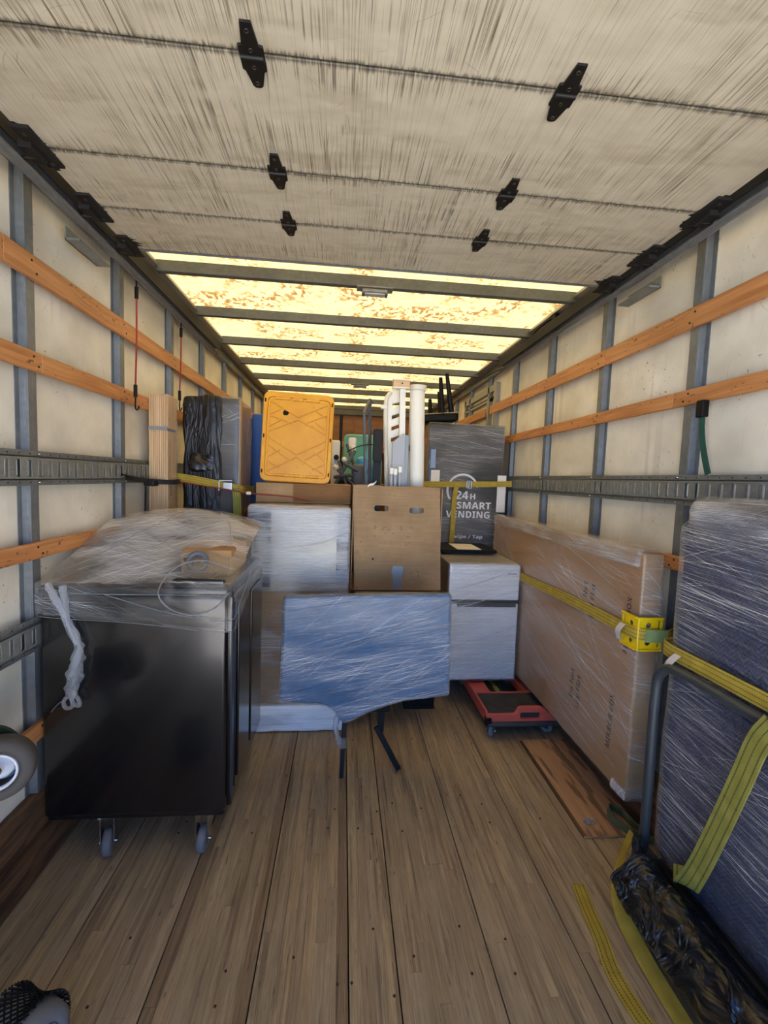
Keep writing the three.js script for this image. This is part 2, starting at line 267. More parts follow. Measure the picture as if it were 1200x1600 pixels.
// webbing straps
function webbing(a, b, stitch, lines = [0.18, 0.5, 0.82]) {
  return std({ map: dataTex(512, 64, (u, v, i, j) => { const w = ((i >> 1) + j) % 4 < 2 ? 0 : 1, p = fbm(u * 8, v * 2, 8, 2, 3), ln = lines.some((l) => Math.abs(v - l) < 0.03) && (i % 12) < 8; return ln ? stitch : mixc(mixc(a, b, p), [a[0] * 0.7, a[1] * 0.7, a[2] * 0.6], w * 0.25); }, { su: 0.3, sv: 1 }), roughness: 0.78 });
}
const yellowWeb = webbing([168, 142, 40], [206, 180, 70], [70, 62, 22]), greenWeb = webbing([124, 122, 44], [168, 160, 76], [52, 54, 22]), plainYellow = webbing([158, 136, 40], [200, 174, 70], [158, 136, 40], []), oliveWeb = webbing([70, 84, 58], [110, 122, 88], [60, 70, 50], []), darkGreen = webbing([18, 62, 52], [34, 92, 76], [20, 60, 50], []), blackWeb = webbing([18, 18, 18], [38, 38, 38], [18, 18, 18], []);
// quilted moving blanket
const quiltH = (u, v) => { const z = Math.abs(((u * 10) % 1 + 1) % 1 - 0.5) * 2, r = v * 26 + z * 1.6, s = Math.abs(((r % 1) + 1) % 1 - 0.5) * 2; return smooth(0.0, 0.45, s); };
const quiltTex = dataTex(512, 512, (u, v) => { const q = quiltH(u, v), n = fbm(u * 30, v * 30, 30, 30, 3); return mixc([20, 22, 44], [50, 54, 92], clamp(0.25 + 0.45 * q + 0.6 * (n - 0.5))); }, { su: 0.42, sv: 0.42 });
const quiltBump = dataTex(512, 512, (u, v) => 255 * (0.75 * quiltH(u, v) + 0.25 * fbm(u * 40, v * 40, 40, 40, 2)), { su: 0.42, sv: 0.42, srgb: false });
const quilt = std({ map: quiltTex, bumpMap: quiltBump, bumpScale: 0.005, roughness: 0.95 });
// thin black plastic bag
const bagBump = dataTex(512, 512, (u, v) => { const w = fbm(u * 4, v * 4, 4, 4, 3); return 255 * Math.abs(2 * fbm(u * 7 + w * 3, v * 7 - w * 2, 7, 7, 5) - 1) * 1.6; }, { su: 0.4, sv: 0.4, srgb: false });
const bagMat = phys({ color: 0x0d0d0e, roughness: 0.3, bumpMap: again(bagBump, 1.3, 1.0), bumpScale: 0.03, clearcoat: 0.4, clearcoatRoughness: 0.2 });
const bagLoose = phys({ color: 0x161514, roughness: 0.38, bumpMap: again(bagBump, 1.1, 0.3), bumpScale: 0.008 });
// other plain surfaces
const applBlack = phys({ color: 0x0a0a0b, roughness: 0.24, clearcoat: 0.6, clearcoatRoughness: 0.12 });
const applDark = std({ color: 0x0c0c0d, roughness: 0.38 });
const brushed = std({ map: dataTex(256, 512, (u, v) => { const k = 198 + 50 * (vnoise(u * 3, v * 200, 3, 200) - 0.5) + 20 * fbm(u * 4, v * 4, 4, 4, 2); return [k, k * 1.005, k * 1.02]; }, { su: 0.5, sv: 0.5 }), metalness: 0.35, roughness: 0.38 });
const blackPlastic = phys({ color: 0x0d0d0d, roughness: 0.5, specularIntensity: 0.4 }), greyPlastic = std({ color: 0x55585c, roughness: 0.5 }), rubber = phys({ color: 0x2b2a29, roughness: 0.8, specularIntensity: 0.5 }), greyRubber = std({ color: 0x6b6d70, roughness: 0.7 });
const whitePlastic = std({ color: 0xe9e4d2, roughness: 0.42 }), creamPlastic = std({ color: 0xdcd5be, roughness: 0.5 }), paleGrey = std({ color: 0xa9abaa, roughness: 0.55 }), tealMat = std({ color: 0x6fb0a2, roughness: 0.5 }), blueSheet = std({ color: 0x2458a8, roughness: 0.55 });
const yellowPlastic = std({ map: dataTex(512, 512, (u, v) => { const p = fbm(u * 6, v * 6, 6, 6, 4), s = smooth(0.84, 0.95, vnoise(u * 60, v * 60, 60, 60)) * smooth(0.5, 0.7, p); return mixc(mixc([204, 136, 4], [228, 164, 12], p), [150, 100, 10], s * 0.6); }, { su: 0.6, sv: 0.6 }), roughness: 0.45 });
const brightYellow = std({ color: 0xe8c40c, roughness: 0.42 });
const redPlastic = std({ color: 0xcc5a48, roughness: 0.5 });
const carpetTex = dataTex(256, 256, (u, v) => { const n = vnoise(u * 120, v * 120, 120, 120), p = fbm(u * 6, v * 6, 6, 6, 3); return mixc([40, 38, 34], [86, 82, 74], clamp(0.5 * n + 0.6 * p - 0.1)); }, { su: 0.25, sv: 0.25 });
const carpet = std({ map: carpetTex, bumpMap: carpetTex, bumpScale: 0.002, roughness: 1 });
const pineTex = dataTex(512, 256, (u, v) => { const g = fbm(u * 3, v * 30, 3, 30, 4), p = fbm(u * 3, v * 3, 3, 3, 3); return mixc([178, 140, 98], [226, 196, 152], clamp(g * 0.8 + p * 0.4 - 0.1)); }, { su: 0.8, sv: 0.3 });
const pine = std({ map: pineTex, roughness: 0.7 });
const plyTex = dataTex(512, 512, (u, v) => { const w = fbm(u * 3, v * 3, 3, 3, 3), g = fbm(u * 3, v * 22 + w * 4, 3, 22, 4), st = smooth(0.52, 0.68, fbm(u * 5, v * 14 + 3, 5, 14, 4)); return mixc(mixc([164, 122, 86], [206, 164, 122], g), [84, 64, 48], st * 0.6); }, { su: 0.9, sv: 0.4 });
const ply = std({ map: plyTex, roughness: 0.7 });
const bulkTex = dataTex(256, 256, (u, v) => mixc([104, 68, 46], [160, 116, 80], fbm(u * 5, v * 24, 5, 24, 4)), { su: 1.4, sv: 1.4 });
const bulkMat = std({ map: bulkTex, roughness: 0.7 });
const blueTex = dataTex(256, 256, (u, v) => mixc([20, 70, 112], [36, 94, 138], fbm(u * 24, v * 24, 24, 24, 3)), { su: 0.5, sv: 0.5 });
const bluePad = std({ map: blueTex, roughness: 0.7 });
const tapeGrey = std({ color: 0x8b8f94, roughness: 0.35, metalness: 0.3 }), redCord = std({ color: 0x8e2a22, roughness: 0.7 }), paper = std({ color: 0xe8e2d2, roughness: 0.8 }), tubeSteel = std({ color: 0x3e4446, metalness: 0.2, roughness: 0.4 });
const asphalt = std({ map: dataTex(256, 256, (u, v) => { const k = 118 + 60 * (vnoise(u * 90, v * 90, 90, 90) - 0.5) + 30 * fbm(u * 5, v * 5, 5, 5, 3); return [k * 1.45, k * 1.38, k * 1.24]; }, { su: 2, sv: 2 }), roughness: 0.9 });

// ------------------------------------------------------------------ the truck box
const REAR = -0.3, FRONT = 7.2, studAt = []; for (let d = -0.23; d < 7.1; d += 0.64) studAt.push(d + 0.0);   // 1.69, 2.33, 2.97 ...
const ground = setting('ground', 'grey pavement outside behind the open truck', 'ground', [0, -1.15, 0]);
part(ground, 'pavement', (() => { const g = new THREE.PlaneGeometry(90, 90); g.rotateX(-Math.PI / 2); g.translate(0, -1.15, 0); const p = g.attributes.position, uv = g.attributes.uv; for (let i = 0; i < p.count; i++) uv.setXY(i, p.getX(i), p.getZ(i)); return g; })(), asphalt);

// floor: laminated hardwood, strips in wide boards with open seams between the boards
const floor = setting('floor', 'worn grey-brown hardwood strip floor of the truck bed', 'floor', [0.137, -0.05, 3.1]);
part(floor, 'subfloor', bx(-1.17, 1.445, -0.09, -0.03, REAR, FRONT), seamMat);
const seams = [-1.13, -0.81, -0.517, -0.224, 0.058, 0.207, 0.505, 0.795, 1.1, 1.405];
for (let b = 0; b < seams.length - 1; b++) {
  const x0 = seams[b] + 0.0022, x1 = seams[b + 1] - 0.0022, n = Math.max(3, Math.round((x1 - x0) / 0.037)), w = (x1 - x0) / n;
  for (let k = 0; k < n; k++) {
    let d = REAR - rnd(0, 0.8); const last = k === n - 1 && (b === 2 || b === 3), first = k === 0 && b === 2;
    while (d < FRONT) {
      let e = d + rnd(1.1, 2.4); if (e > 3.4 || e > FRONT - 1) e = FRONT;
      const s = Math.max(REAR, d), t = last || first ? 4 : [0, 0, 1, 2, 3, 3, 0, 5, 1][Math.floor(rnd(0, 9))], sink = rnd(0, 0.0007);
      if (e > s + 0.05) part(floor, 'floor_strip', bx(x0 + k * w + 0.0002, x0 + (k + 1) * w - 0.0002, -0.03, -sink, s + 0.0004, e - 0.0004, { long: 'z', ou: rnd(0, 9), ov: rnd(0, 9) }), floorMats[t]);
      d = e;
    }
  }
}
const nailMat = std({ color: 0x3a2e22, roughness: 0.6, metalness: 0.3 });
// nail heads along the boards
const nailGeo = new THREE.CylinderGeometry(0.0045, 0.0045, 0.0012, 8);
for (const d of [1.16, 1.32, 1.75, 1.92, 2.38]) for (const x of [-0.66, -0.34, -0.12, 0.005, 0.095, 0.165, 0.285, 0.42, 0.59, 0.7, 0.92]) { const gone = rnd() < 0.35, q = P(x + rnd(-0.03, 0.03), 0.0002, d + rnd(-0.06, 0.06)); if (!gone) piece(floor, 'nail', nailGeo, nailMat, q); };

const tabMat = std({ color: 0xeef0f2, metalness: 0.1, roughness: 0.35 });
function eTrack(parent, side, xf, y0, y1, d0, d1) {              // xf: face towards the room
  const s = side, mid = (y0 + y1) / 2, hh = (y1 - y0) / 2, L = d1 - d0, shp = new THREE.Shape([[0, -hh + 0.02], [L, -hh + 0.02], [L, hh - 0.02], [0, hh - 0.02]].map(([a, b]) => new THREE.Vector2(a, b)));
  for (let d = d0 + 0.03 + ((1.563 - d0) % 0.0535); d < Math.min(d1, 4.6); d += 0.0535) { const a = d - d0; if (a > 0.02 && a < L - 0.02) shp.holes.push(roundRect(a - 0.011, -0.031, a + 0.011, 0.029, 0.006, THREE.Path)); }
  const g = new THREE.ExtrudeGeometry(shp, { depth: 0.004, bevelEnabled: false, curveSegments: 2 });
  g.applyMatrix4(new THREE.Matrix4().makeBasis(new THREE.Vector3(0, 0, -1), new THREE.Vector3(0, 1, 0), new THREE.Vector3(s, 0, 0)));
  if (s < 0) { const q = g.attributes.position, nn = g.attributes.normal; for (let i = 0; i < q.count; i += 3) for (const at of [q, nn, g.attributes.uv]) for (let c = 0; c < at.itemSize; c++) { const k = at.getComponent(i + 1, c); at.setComponent(i + 1, c, at.getComponent(i + 2, c)); at.setComponent(i + 2, c, k); } }
  g.translate(xf - s * 0.004, mid, -d0);
  const back = xf - s * 0.016, X = (a, b) => (a < b ? [a, b] : [b, a]);
  const e = part(parent, 'e_track', join([uvBox(g, 'z'),
    bx(...X(xf, back), y1 - 0.0235, y1 - 0.0195, d0, d1, { long: 'z' }), bx(...X(xf, back), y0 + 0.0195, y0 + 0.0235, d0, d1, { long: 'z' }),
    bx(...X(back, back + s * 0.004), y1 - 0.02, y1, d0, d1, { long: 'z' }), bx(...X(back, back + s * 0.004), y0, y0 + 0.02, d0, d1, { long: 'z' }),
    bx(...X(back + s * 0.004, back + s * 0.008), y1 - 0.004, y1, d0, d1, { long: 'z' }), bx(...X(back + s * 0.004, back + s * 0.008), y0, y0 + 0.004, d0, d1, { long: 'z' })]), galvDull);
  const holes = [], rivets = [];
  for (let d = d0 + 0.04; d < Math.min(d1, 4.6); d += 0.0535) for (const y of [y0 + 0.011, y1 - 0.011]) { const h = new THREE.CylinderGeometry(0.0028, 0.0028, 0.001, 6); h.rotateZ(Math.PI / 2); h.translate(back + s * 0.0043, y, -d); holes.push(h); }
  for (const d of studAt) if (d > d0 && d < d1) for (const y of [y0 + 0.011, y1 - 0.011]) { const h = new THREE.SphereGeometry(0.006, 8, 6); h.translate(back + s * 0.005, y, -d - 0.02); rivets.push(h); }
  const tabs = []; for (let d = d0 + 0.03 + ((1.563 - d0) % 0.0535); d < Math.min(d1, 4.6); d += 0.0535) { const h = new THREE.BoxGeometry(0.0015, 0.05, 0.017); h.rotateY(s * 0.5); h.translate(xf - s * 0.008, mid, -d - 0.002); tabs.push(h); }
  part(e, 'slot_tabs', join(tabs), tabMat).userData.kind = 'stuff';
  part(e, 'punched_holes', join(holes), seamMat); part(e, 'rivets', join(rivets), chrome);
}
const screwGeo = new THREE.CylinderGeometry(0.0045, 0.0045, 0.0015, 8); screwGeo.rotateZ(Math.PI / 2);
function slat(parent, side, xf, y0, y1, joints, mat = slatMat) {
  for (let k = 0; k < joints.length - 1; k++) {
    const m = part(parent, 'slat', bx(Math.min(xf, xf - side * 0.019), Math.max(xf, xf - side * 0.019), y0, y1, joints[k] + 0.0008, joints[k + 1] - 0.0008, { r: 0.004, long: 'z', ou: rnd(0, 5), ov: rnd(0, 5) }), mat);
    for (const d of studAt) if (d > joints[k] && d < joints[k + 1] && d < 4.5) for (const q of [0.28, 0.72]) piece(m, 'screw', screwGeo, seamMat, new THREE.Vector3(xf + side * 0.0004, lerp(y0, y1, q), -d + 0.012 * (q > 0.5 ? 1 : -1)));
  }
}
function wall(side, name, label, panelX) {                        // side +1: the left wall, whose face looks to +x
  const s = side, w = setting(name, label, 'wall', [panelX, 0, 3.1]);
  part(w, 'outer_skin', bx(Math.min(panelX - s * 0.04, panelX - s * 0.025), Math.max(panelX - s * 0.04, panelX - s * 0.025), -0.09, 2.62, REAR, FRONT), darkWall);
  const edges = [REAR, ...studAt.filter((d) => d > REAR + 0.2), FRONT];
  for (let k = 0; k < edges.length - 1; k++) part(w, 'wall_panel', bx(Math.min(panelX, panelX - s * 0.02), Math.max(panelX, panelX - s * 0.02), 0, 2.6, edges[k] + 0.002, edges[k + 1] - 0.002, { long: 'z', ou: rnd(0, 7), ov: rnd(0, 7) }), wallMat);
  for (const d of studAt) {                                       // hat-section posts
    const h = [[-0.045, 0], [-0.045, 0.003], [-0.025, 0.003], [-0.021, 0.03], [0.021, 0.03], [0.025, 0.003], [0.045, 0.003], [0.045, 0], [0.022, 0], [0.018, 0.027], [-0.018, 0.027], [-0.022, 0]];
    const g = new THREE.ExtrudeGeometry(new THREE.Shape(h.map(([a, b]) => new THREE.Vector2(a, b))), { depth: 2.6, bevelEnabled: false }); g.rotateX(-Math.PI / 2);   // outline x -> x, outline y -> -z
    g.rotateY(s > 0 ? -Math.PI / 2 : Math.PI / 2); g.translate(panelX, 0, -d);
    part(w, 'wall_post', uvBox(g, 'y', rnd(0, 3), rnd(0, 3)), galv);
  }
  return w;
}
const wallLeft = wall(1, 'wall_left', 'left side wall of white sheets, steel posts, wooden slats and slotted rails', -1.13);
slat(wallLeft, 1, -1.085, 2.145, 2.226, [REAR, 1.55, 4.3, FRONT]);
slat(wallLeft, 1, -1.085, 1.832, 1.9, [REAR, 1.72, 4.2, FRONT]);
slat(wallLeft, 1, -1.085, 1.168, 1.228, [REAR, 2.6, FRONT]);
slat(wallLeft, 1, -1.085, 0.497, 0.562, [REAR, 2.2, FRONT]);
eTrack(wallLeft, 1, -1.085, 1.432, 1.555, REAR, FRONT);
eTrack(wallLeft, 1, -1.085, 0.832, 0.955, REAR, FRONT);
const wallRight = wall(-1, 'wall_right', 'right side wall of white sheets, steel posts, wooden slats and slotted rails', 1.405);
slat(wallRight, -1, 1.36, 2.142, 2.224, [REAR, 2.28, 4.15]);
slat(wallRight, -1, 1.36, 2.142, 2.224, [4.3, 5.4], slatMat);
slat(wallRight, -1, 1.36, 1.838, 1.899, [REAR, 1.76, 4.0]);
slat(wallRight, -1, 1.36, 1.168, 1.228, [REAR, 2.6, FRONT]);
eTrack(wallRight, -1, 1.36, 1.437, 1.559, REAR, 4.0);
// framed hatch in the right wall
part(wallRight, 'hatch_frame', join([bx(1.375, 1.405, 2.36, 2.42, 4.02, 5.1, { long: 'z' }), bx(1.365, 1.405, 0.2, 2.42, 4.0, 4.06, { long: 'y' }), bx(1.375, 1.405, 2.28, 2.3, 4.2, 5.1, { long: 'z' }), bx(1.365, 1.405, 0.2, 2.3, 4.2, 4.25, { long: 'y' }), bx(1.375, 1.405, 0.2, 2.42, 5.05, 5.1, { long: 'y' })]), alu);
part(wallRight, 'hatch_gasket', join([bx(1.378, 1.406, 2.3, 2.315, 4.06, 5.05), bx(1.378, 1.406, 0.2, 2.3, 4.25, 4.27)]), blackPlastic);
const kick = setting('baseboard_left', 'dark wooden kickboard along the foot of the left wall', 'baseboard', [-1.1, 0, 3.1]);
part(kick, 'upper_board', bx(-1.13, -1.085, 0.15, 0.287, REAR, FRONT, { r: 0.004, long: 'z' }), kickMat); part(kick, 'lower_board', bx(-1.13, -1.07, 0, 0.148, REAR, FRONT, { r: 0.004, long: 'z', ov: 0.4 }), kickMat);
const kickR = setting('baseboard_right', 'dark wooden kickboard along the foot of the right wall', 'baseboard', [1.38, 0, 3.1]);
part(kickR, 'upper_board', bx(1.36, 1.405, 0.15, 0.287, REAR, FRONT, { r: 0.004, long: 'z' }), kickMat); part(kickR, 'lower_board', bx(1.35, 1.405, 0, 0.148, REAR, FRONT, { r: 0.004, long: 'z', ov: 0.4 }), kickMat);
const bulk = setting('wall_front', 'brown plywood bulkhead at the far end of the truck', 'wall', [0.137, 0, FRONT]);
for (let k = 0; k < 4; k++) part(bulk, 'plywood_sheet', bx(-1.13 + k * 0.634, -1.13 + (k + 1) * 0.634 - 0.004, 0, 2.62, FRONT, FRONT + 0.03, { long: 'x', ou: k }), bulkMat);
part(bulk, 'backing', bx(-1.17, 1.445, -0.09, 2.62, FRONT + 0.03, FRONT + 0.05), darkWall); part(bulk, 'header', bx(-1.13, 1.405, 2.5, 2.62, FRONT - 0.03, FRONT, { long: 'x' }), bowMat); part(bulk, 'scuff_rail', bx(-1.13, 1.405, 2.0, 2.08, FRONT - 0.03, FRONT, { long: 'x' }), slatMat);

// ceiling: translucent sheet on steel roof bows
const ceiling = setting('ceiling', 'translucent cream fibreglass roof on grey steel roof bows', 'ceiling', [0.137, 2.6, 3.1]);
part(ceiling, 'roof_sheet', (() => { const g = new THREE.PlaneGeometry(2.62, FRONT - REAR, 1, 1); g.rotateX(Math.PI / 2); g.translate(0.137, 2.595, -(FRONT + REAR) / 2); const p = g.attributes.position, uv = g.attributes.uv; for (let i = 0; i < p.count; i++) uv.setXY(i, p.getX(i), p.getZ(i)); return g; })(), roofMat);
const bowAt = []; for (let d = 0.002; d < 7.1; d += 0.622) bowAt.push(d);   // 2.49, 3.11, 3.73 ...
for (const d of bowAt) part(ceiling, 'roof_bow', bx(-1.0, 1.29, 2.532, 2.59, d - 0.02, d + 0.02, { r: 0.004, long: 'x', ou: rnd(0, 4) }), bowMat);
for (const [x, y, s, n] of [[-1.13, 2.5, 1, 'trim_1'], [1.405, 2.5, -1, 'trim_2']]) {
  const t = setting(n, s > 0 ? 'grey metal top rail along the left edge of the roof' : 'grey metal top rail along the right edge of the roof', 'rail', [x, y, 3.1]), X = (a, b) => [Math.min(x + s * a, x + s * b), Math.max(x + s * a, x + s * b)];
  part(t, 'rail_web', bx(...X(-0.02, 0.05), 2.5, 2.62, REAR, FRONT, { long: 'z' }), alu); part(t, 'rail_lip', bx(...X(0.05, 0.145), 2.555, 2.57, REAR, FRONT, { long: 'z' }), alu); part(t, 'rail_edge', bx(...X(0.05, 0.058), 2.485, 2.555, REAR, FRONT, { r: 0.002, long: 'z' }), galvDull);
}
// roller-door tracks
for (const [x, s, n] of [[-1.004, 1, 'trim_3'], [1.262, -1, 'trim_4']]) {
  const t = setting(n, s > 0 ? 'galvanised roller door track hung along the left wall' : 'galvanised roller door track hung along the right wall', 'track', [x, 2.42, 1.5]);
  const arc = []; for (let k = 0; k <= 20; k++) { const a = -2.5 + (k / 20) * 5.0; arc.push([Math.cos(a) * 0.028, Math.sin(a) * 0.028]); } for (let k = 20; k >= 0; k--) { const a = -2.5 + (k / 20) * 5.0; arc.push([Math.cos(a) * 0.025, Math.sin(a) * 0.025]); }
  const g = new THREE.ExtrudeGeometry(new THREE.Shape(arc.map(([a, b]) => new THREE.Vector2(-s * a, b))), { depth: 3.6 + 0.25, bevelEnabled: false }); g.translate(x, 2.432, -3.6);
  part(t, 'track_channel', uvBox(g, 'z'), galv);
  part(t, 'track_flange', bx(Math.min(x + s * 0.02, x + s * 0.026), Math.max(x + s * 0.02, x + s * 0.026), 2.44, 2.5, REAR, 3.6, { long: 'z' }), greaseMat);
  for (const d of [1.95]) part(t, 'stop_bracket', join([bx(Math.min(x - s * 0.03, x - s * 0.085), Math.max(x - s * 0.03, x - s * 0.085), 2.37, 2.378, d - 0.08, d + 0.14, { long: 'z' }), bx(Math.min(x - s * 0.08, x - s * 0.085), Math.max(x - s * 0.08, x - s * 0.085), 2.37, 2.42, d - 0.08, d + 0.14, { long: 'z' })]), galvDull);
}

// the raised roller door under the roof
const door = setting('door_1', 'raised roller door of scuffed white panels under the truck roof', 'door', [0.14, 2.455, 1.0]);
const leaf = [2.09, 1.785, 1.5, 1.107, 0.72, 0.34, -0.04, -0.28];
for (let k = 0; k < leaf.length - 1; k++) {
  const g = bx(-0.955, 1.222, 2.456, 2.484, leaf[k + 1] + 0.0025, leaf[k] - 0.0025, { r: 0.003, long: 'x', ou: k * 0.731 }), p = g.attributes.position, uv = g.attributes.uv;
  for (let i = 0; i < p.count; i++) uv.setY(i, (-p.getZ(i) - leaf[k + 1]) / (leaf[k] - leaf[k + 1]));
  part(door, 'door_panel', g, doorMat);
}
part(door, 'bottom_seal', bx(-0.955, 1.222, 2.452, 2.488, 2.09, 2.1, { r: 0.003 }), greyPlastic);
part(door, 'backing', bx(-0.955, 1.222, 2.484, 2.487, -0.28, 2.09), seamMat);
const hingeGeo = (() => { const s = new THREE.Shape(); [[-0.012, 0.08], [0.012, 0.08], [0.019, 0.028], [0.028, 0.026], [0.028, -0.032], [0.022, -0.036], [0.012, -0.075], [0.006, -0.08], [-0.006, -0.08], [-0.012, -0.075], [-0.022, -0.036], [-0.028, -0.032], [-0.028, 0.026], [-0.019, 0.028]].forEach(([x, y], i) => (i ? s.lineTo(x, y) : s.moveTo(x, y))); const g = plate(s, 0.006, { bevel: 0.001 }); g.rotateX(Math.PI / 2); const k = new THREE.CylinderGeometry(0.006, 0.006, 0.052, 10); k.rotateZ(Math.PI / 2); k.translate(0, -0.004, 0); return uvBox(join([g, k])); })();
const hscrew = new THREE.TorusGeometry(0.0042, 0.0014, 6, 12); hscrew.rotateX(Math.PI / 2);
for (const x of [-0.236, 0.513]) for (const d of [1.112, 1.5, 1.787, 0.72]) {
  const h = piece(door, 'hinge', hingeGeo, blackIron, P(x, 2.453, d)); origin.set(h, new THREE.Vector3(x, 2.453, -d));
  for (const z of [0.062, 0.018, -0.024, -0.066]) piece(h, 'screw', hscrew, screwMat, new THREE.Vector3(x, 2.449, -d + z));
}
for (const s of [1, -1]) for (const d of [1.49, 1.79, 2.06, 1.1]) {   // roller brackets at the ends of the leaves
  const x = s > 0 ? -0.94 : 1.207, b = part(door, 'roller_bracket', join([bx(x - 0.022, x + 0.03 * 1, 2.446, 2.456, d - 0.085, d + 0.085, { r: 0.003 }), bx(x - 0.02 - (s > 0 ? 0.02 : -0.02), x + 0.02 - (s > 0 ? 0.02 : -0.02), 2.43, 2.456, d - 0.03, d + 0.05, { r: 0.005 })]), greaseMat);
  part(b, 'roller', (() => { const g = new THREE.SphereGeometry(0.019, 14, 10); g.scale(0.7, 1, 1); g.translate(s > 0 ? -1.012 : 1.269, 2.425, -d - 0.02); return g; })(), galvDull);
  part(b, 'axle', rod(P(s > 0 ? -1.01 : 1.268, 2.427, d + 0.02), P(s > 0 ? -0.95 : 1.21, 2.437, d + 0.02), 0.006), screwMat);
  for (const q of [-0.06, 0.06]) part(b, 'bolt', (() => { const g = new THREE.CylinderGeometry(0.006, 0.006, 0.005, 6); g.translate(x + 0.005, 2.444, -d + q); return g; })(), screwMat);
}
for (const s of [1, -1]) for (const [d, w, l] of [[1.5, 0.055, 0.1], [1.8, 0.06, 0.08], [2.05, 0.09, 0.07], [1.1, 0.05, 0.1]]) {   // ragged black grease rubbed on the leaf ends
  const x = s > 0 ? -0.955 : 1.222, pts = [[0, -l]]; for (let k = 0; k <= 26; k++) { const t = k / 26; pts.push([s * w * (0.35 + 0.65 * Math.sin(Math.PI * t)) * rnd(0.45, 1.0), lerp(-l, Math.min(l, 2.088 - d), t)]); } pts.push([0, Math.min(l, 2.088 - d)]);
  const g = plate(pts, 0.0006); g.rotateX(-Math.PI / 2); g.translate(x, 2.4556, -d); part(door, 'grease_stain', uvBox(g), greaseMat);
}
// little lamps on the bows
function dome(x, d, label) {
  const t = thing('ceiling_lamp', label, 'lamp', [x, 2.532, d], { group: 'cargo lamps on the roof bows' });
  part(t, 'housing', bx(x - 0.098, x + 0.098, 2.524, 2.532, d - 0.035, d + 0.035, { r: 0.003 }), galvDull); part(t, 'body', bx(x - 0.07, x + 0.07, 2.502, 2.524, d - 0.028, d + 0.028, { r: 0.008 }), galvDull); part(t, 'lens', bx(x - 0.055, x + 0.055, 2.494, 2.503, d - 0.02, d + 0.02, { r: 0.004 }), paleGrey); for (const q of [-0.07, 0.056]) part(t, 'end_cap', bx(x + q, x + q + 0.014, 2.496, 2.504, d - 0.024, d + 0.024), greyPlastic);
}
dome(0.14, bowAt[4], 'small unlit cargo lamp on the nearest visible roof bow');
dome(0.15, bowAt[8], 'small unlit cargo lamp on a far roof bow above the white plastic parts');
const cable = thing('cable', 'thin black cable sagging along the right roof rail', 'cable', [1.3, 2.5, 3.3]);
part(cable, 'wire', tube([P(1.285, 2.55, 2.72), P(1.285, 2.548, 3.0), P(1.29, 2.5, 3.25), P(1.3, 2.46, 3.55), P(1.3, 2.48, 4.0), P(1.3, 2.5, 4.6)], 0.004, 40, 6), blackPlastic); part(cable, 'clip', bx(1.27, 1.3, 2.53, 2.56, 2.7, 2.75, { r: 0.003 }), blackPlastic);

// ------------------------------------------------------------------ shared small builders
function caster(parent, x, d, top, r, w, turn, wheelMat, forkMat, name = 'caster') {   // fork and plate, with wheel and axle as sub-parts
  const T = (g) => place(g, x, 0, d, 0, turn, 0);
  const f = part(parent, name, T(join([bx(-0.03, 0.03, top - 0.006, top, -0.035, 0.035, { r: 0.002 }), bx(-w / 2 - 0.008, -w / 2 - 0.004, r * 0.8, top - 0.006, -r * 0.42, r * 0.42), bx(w / 2 + 0.004, w / 2 + 0.008, r * 0.8, top - 0.006, -r * 0.42, r * 0.42), bx(-w / 2 - 0.008, w / 2 + 0.008, top - 0.016, top - 0.006, -r * 0.5, r * 0.5)])), forkMat);
  const prof = [[r * 0.35, -w / 2], [r * 0.8, -w / 2], [r * 0.96, -w * 0.36], [r, -w * 0.15], [r, w * 0.15], [r * 0.96, w * 0.36], [r * 0.8, w / 2], [r * 0.35, w / 2], [r * 0.35, -w / 2]].map(([a, b]) => new THREE.Vector2(a, b));
  part(f, 'wheel', T((() => { const g = new THREE.LatheGeometry(prof, 24); g.rotateZ(Math.PI / 2); g.translate(0, r, 0); return g; })()), wheelMat);
  part(f, 'hub', T((() => { const g = new THREE.CylinderGeometry(r * 0.4, r * 0.4, w * 0.9, 16); g.rotateZ(Math.PI / 2); g.translate(0, r, 0); return g; })()), greyPlastic);
  part(f, 'axle_bolt', T((() => { const g = new THREE.CylinderGeometry(0.007, 0.007, w + 0.028, 6); g.rotateZ(Math.PI / 2); g.translate(0, r, 0); return g; })()), chrome);
}

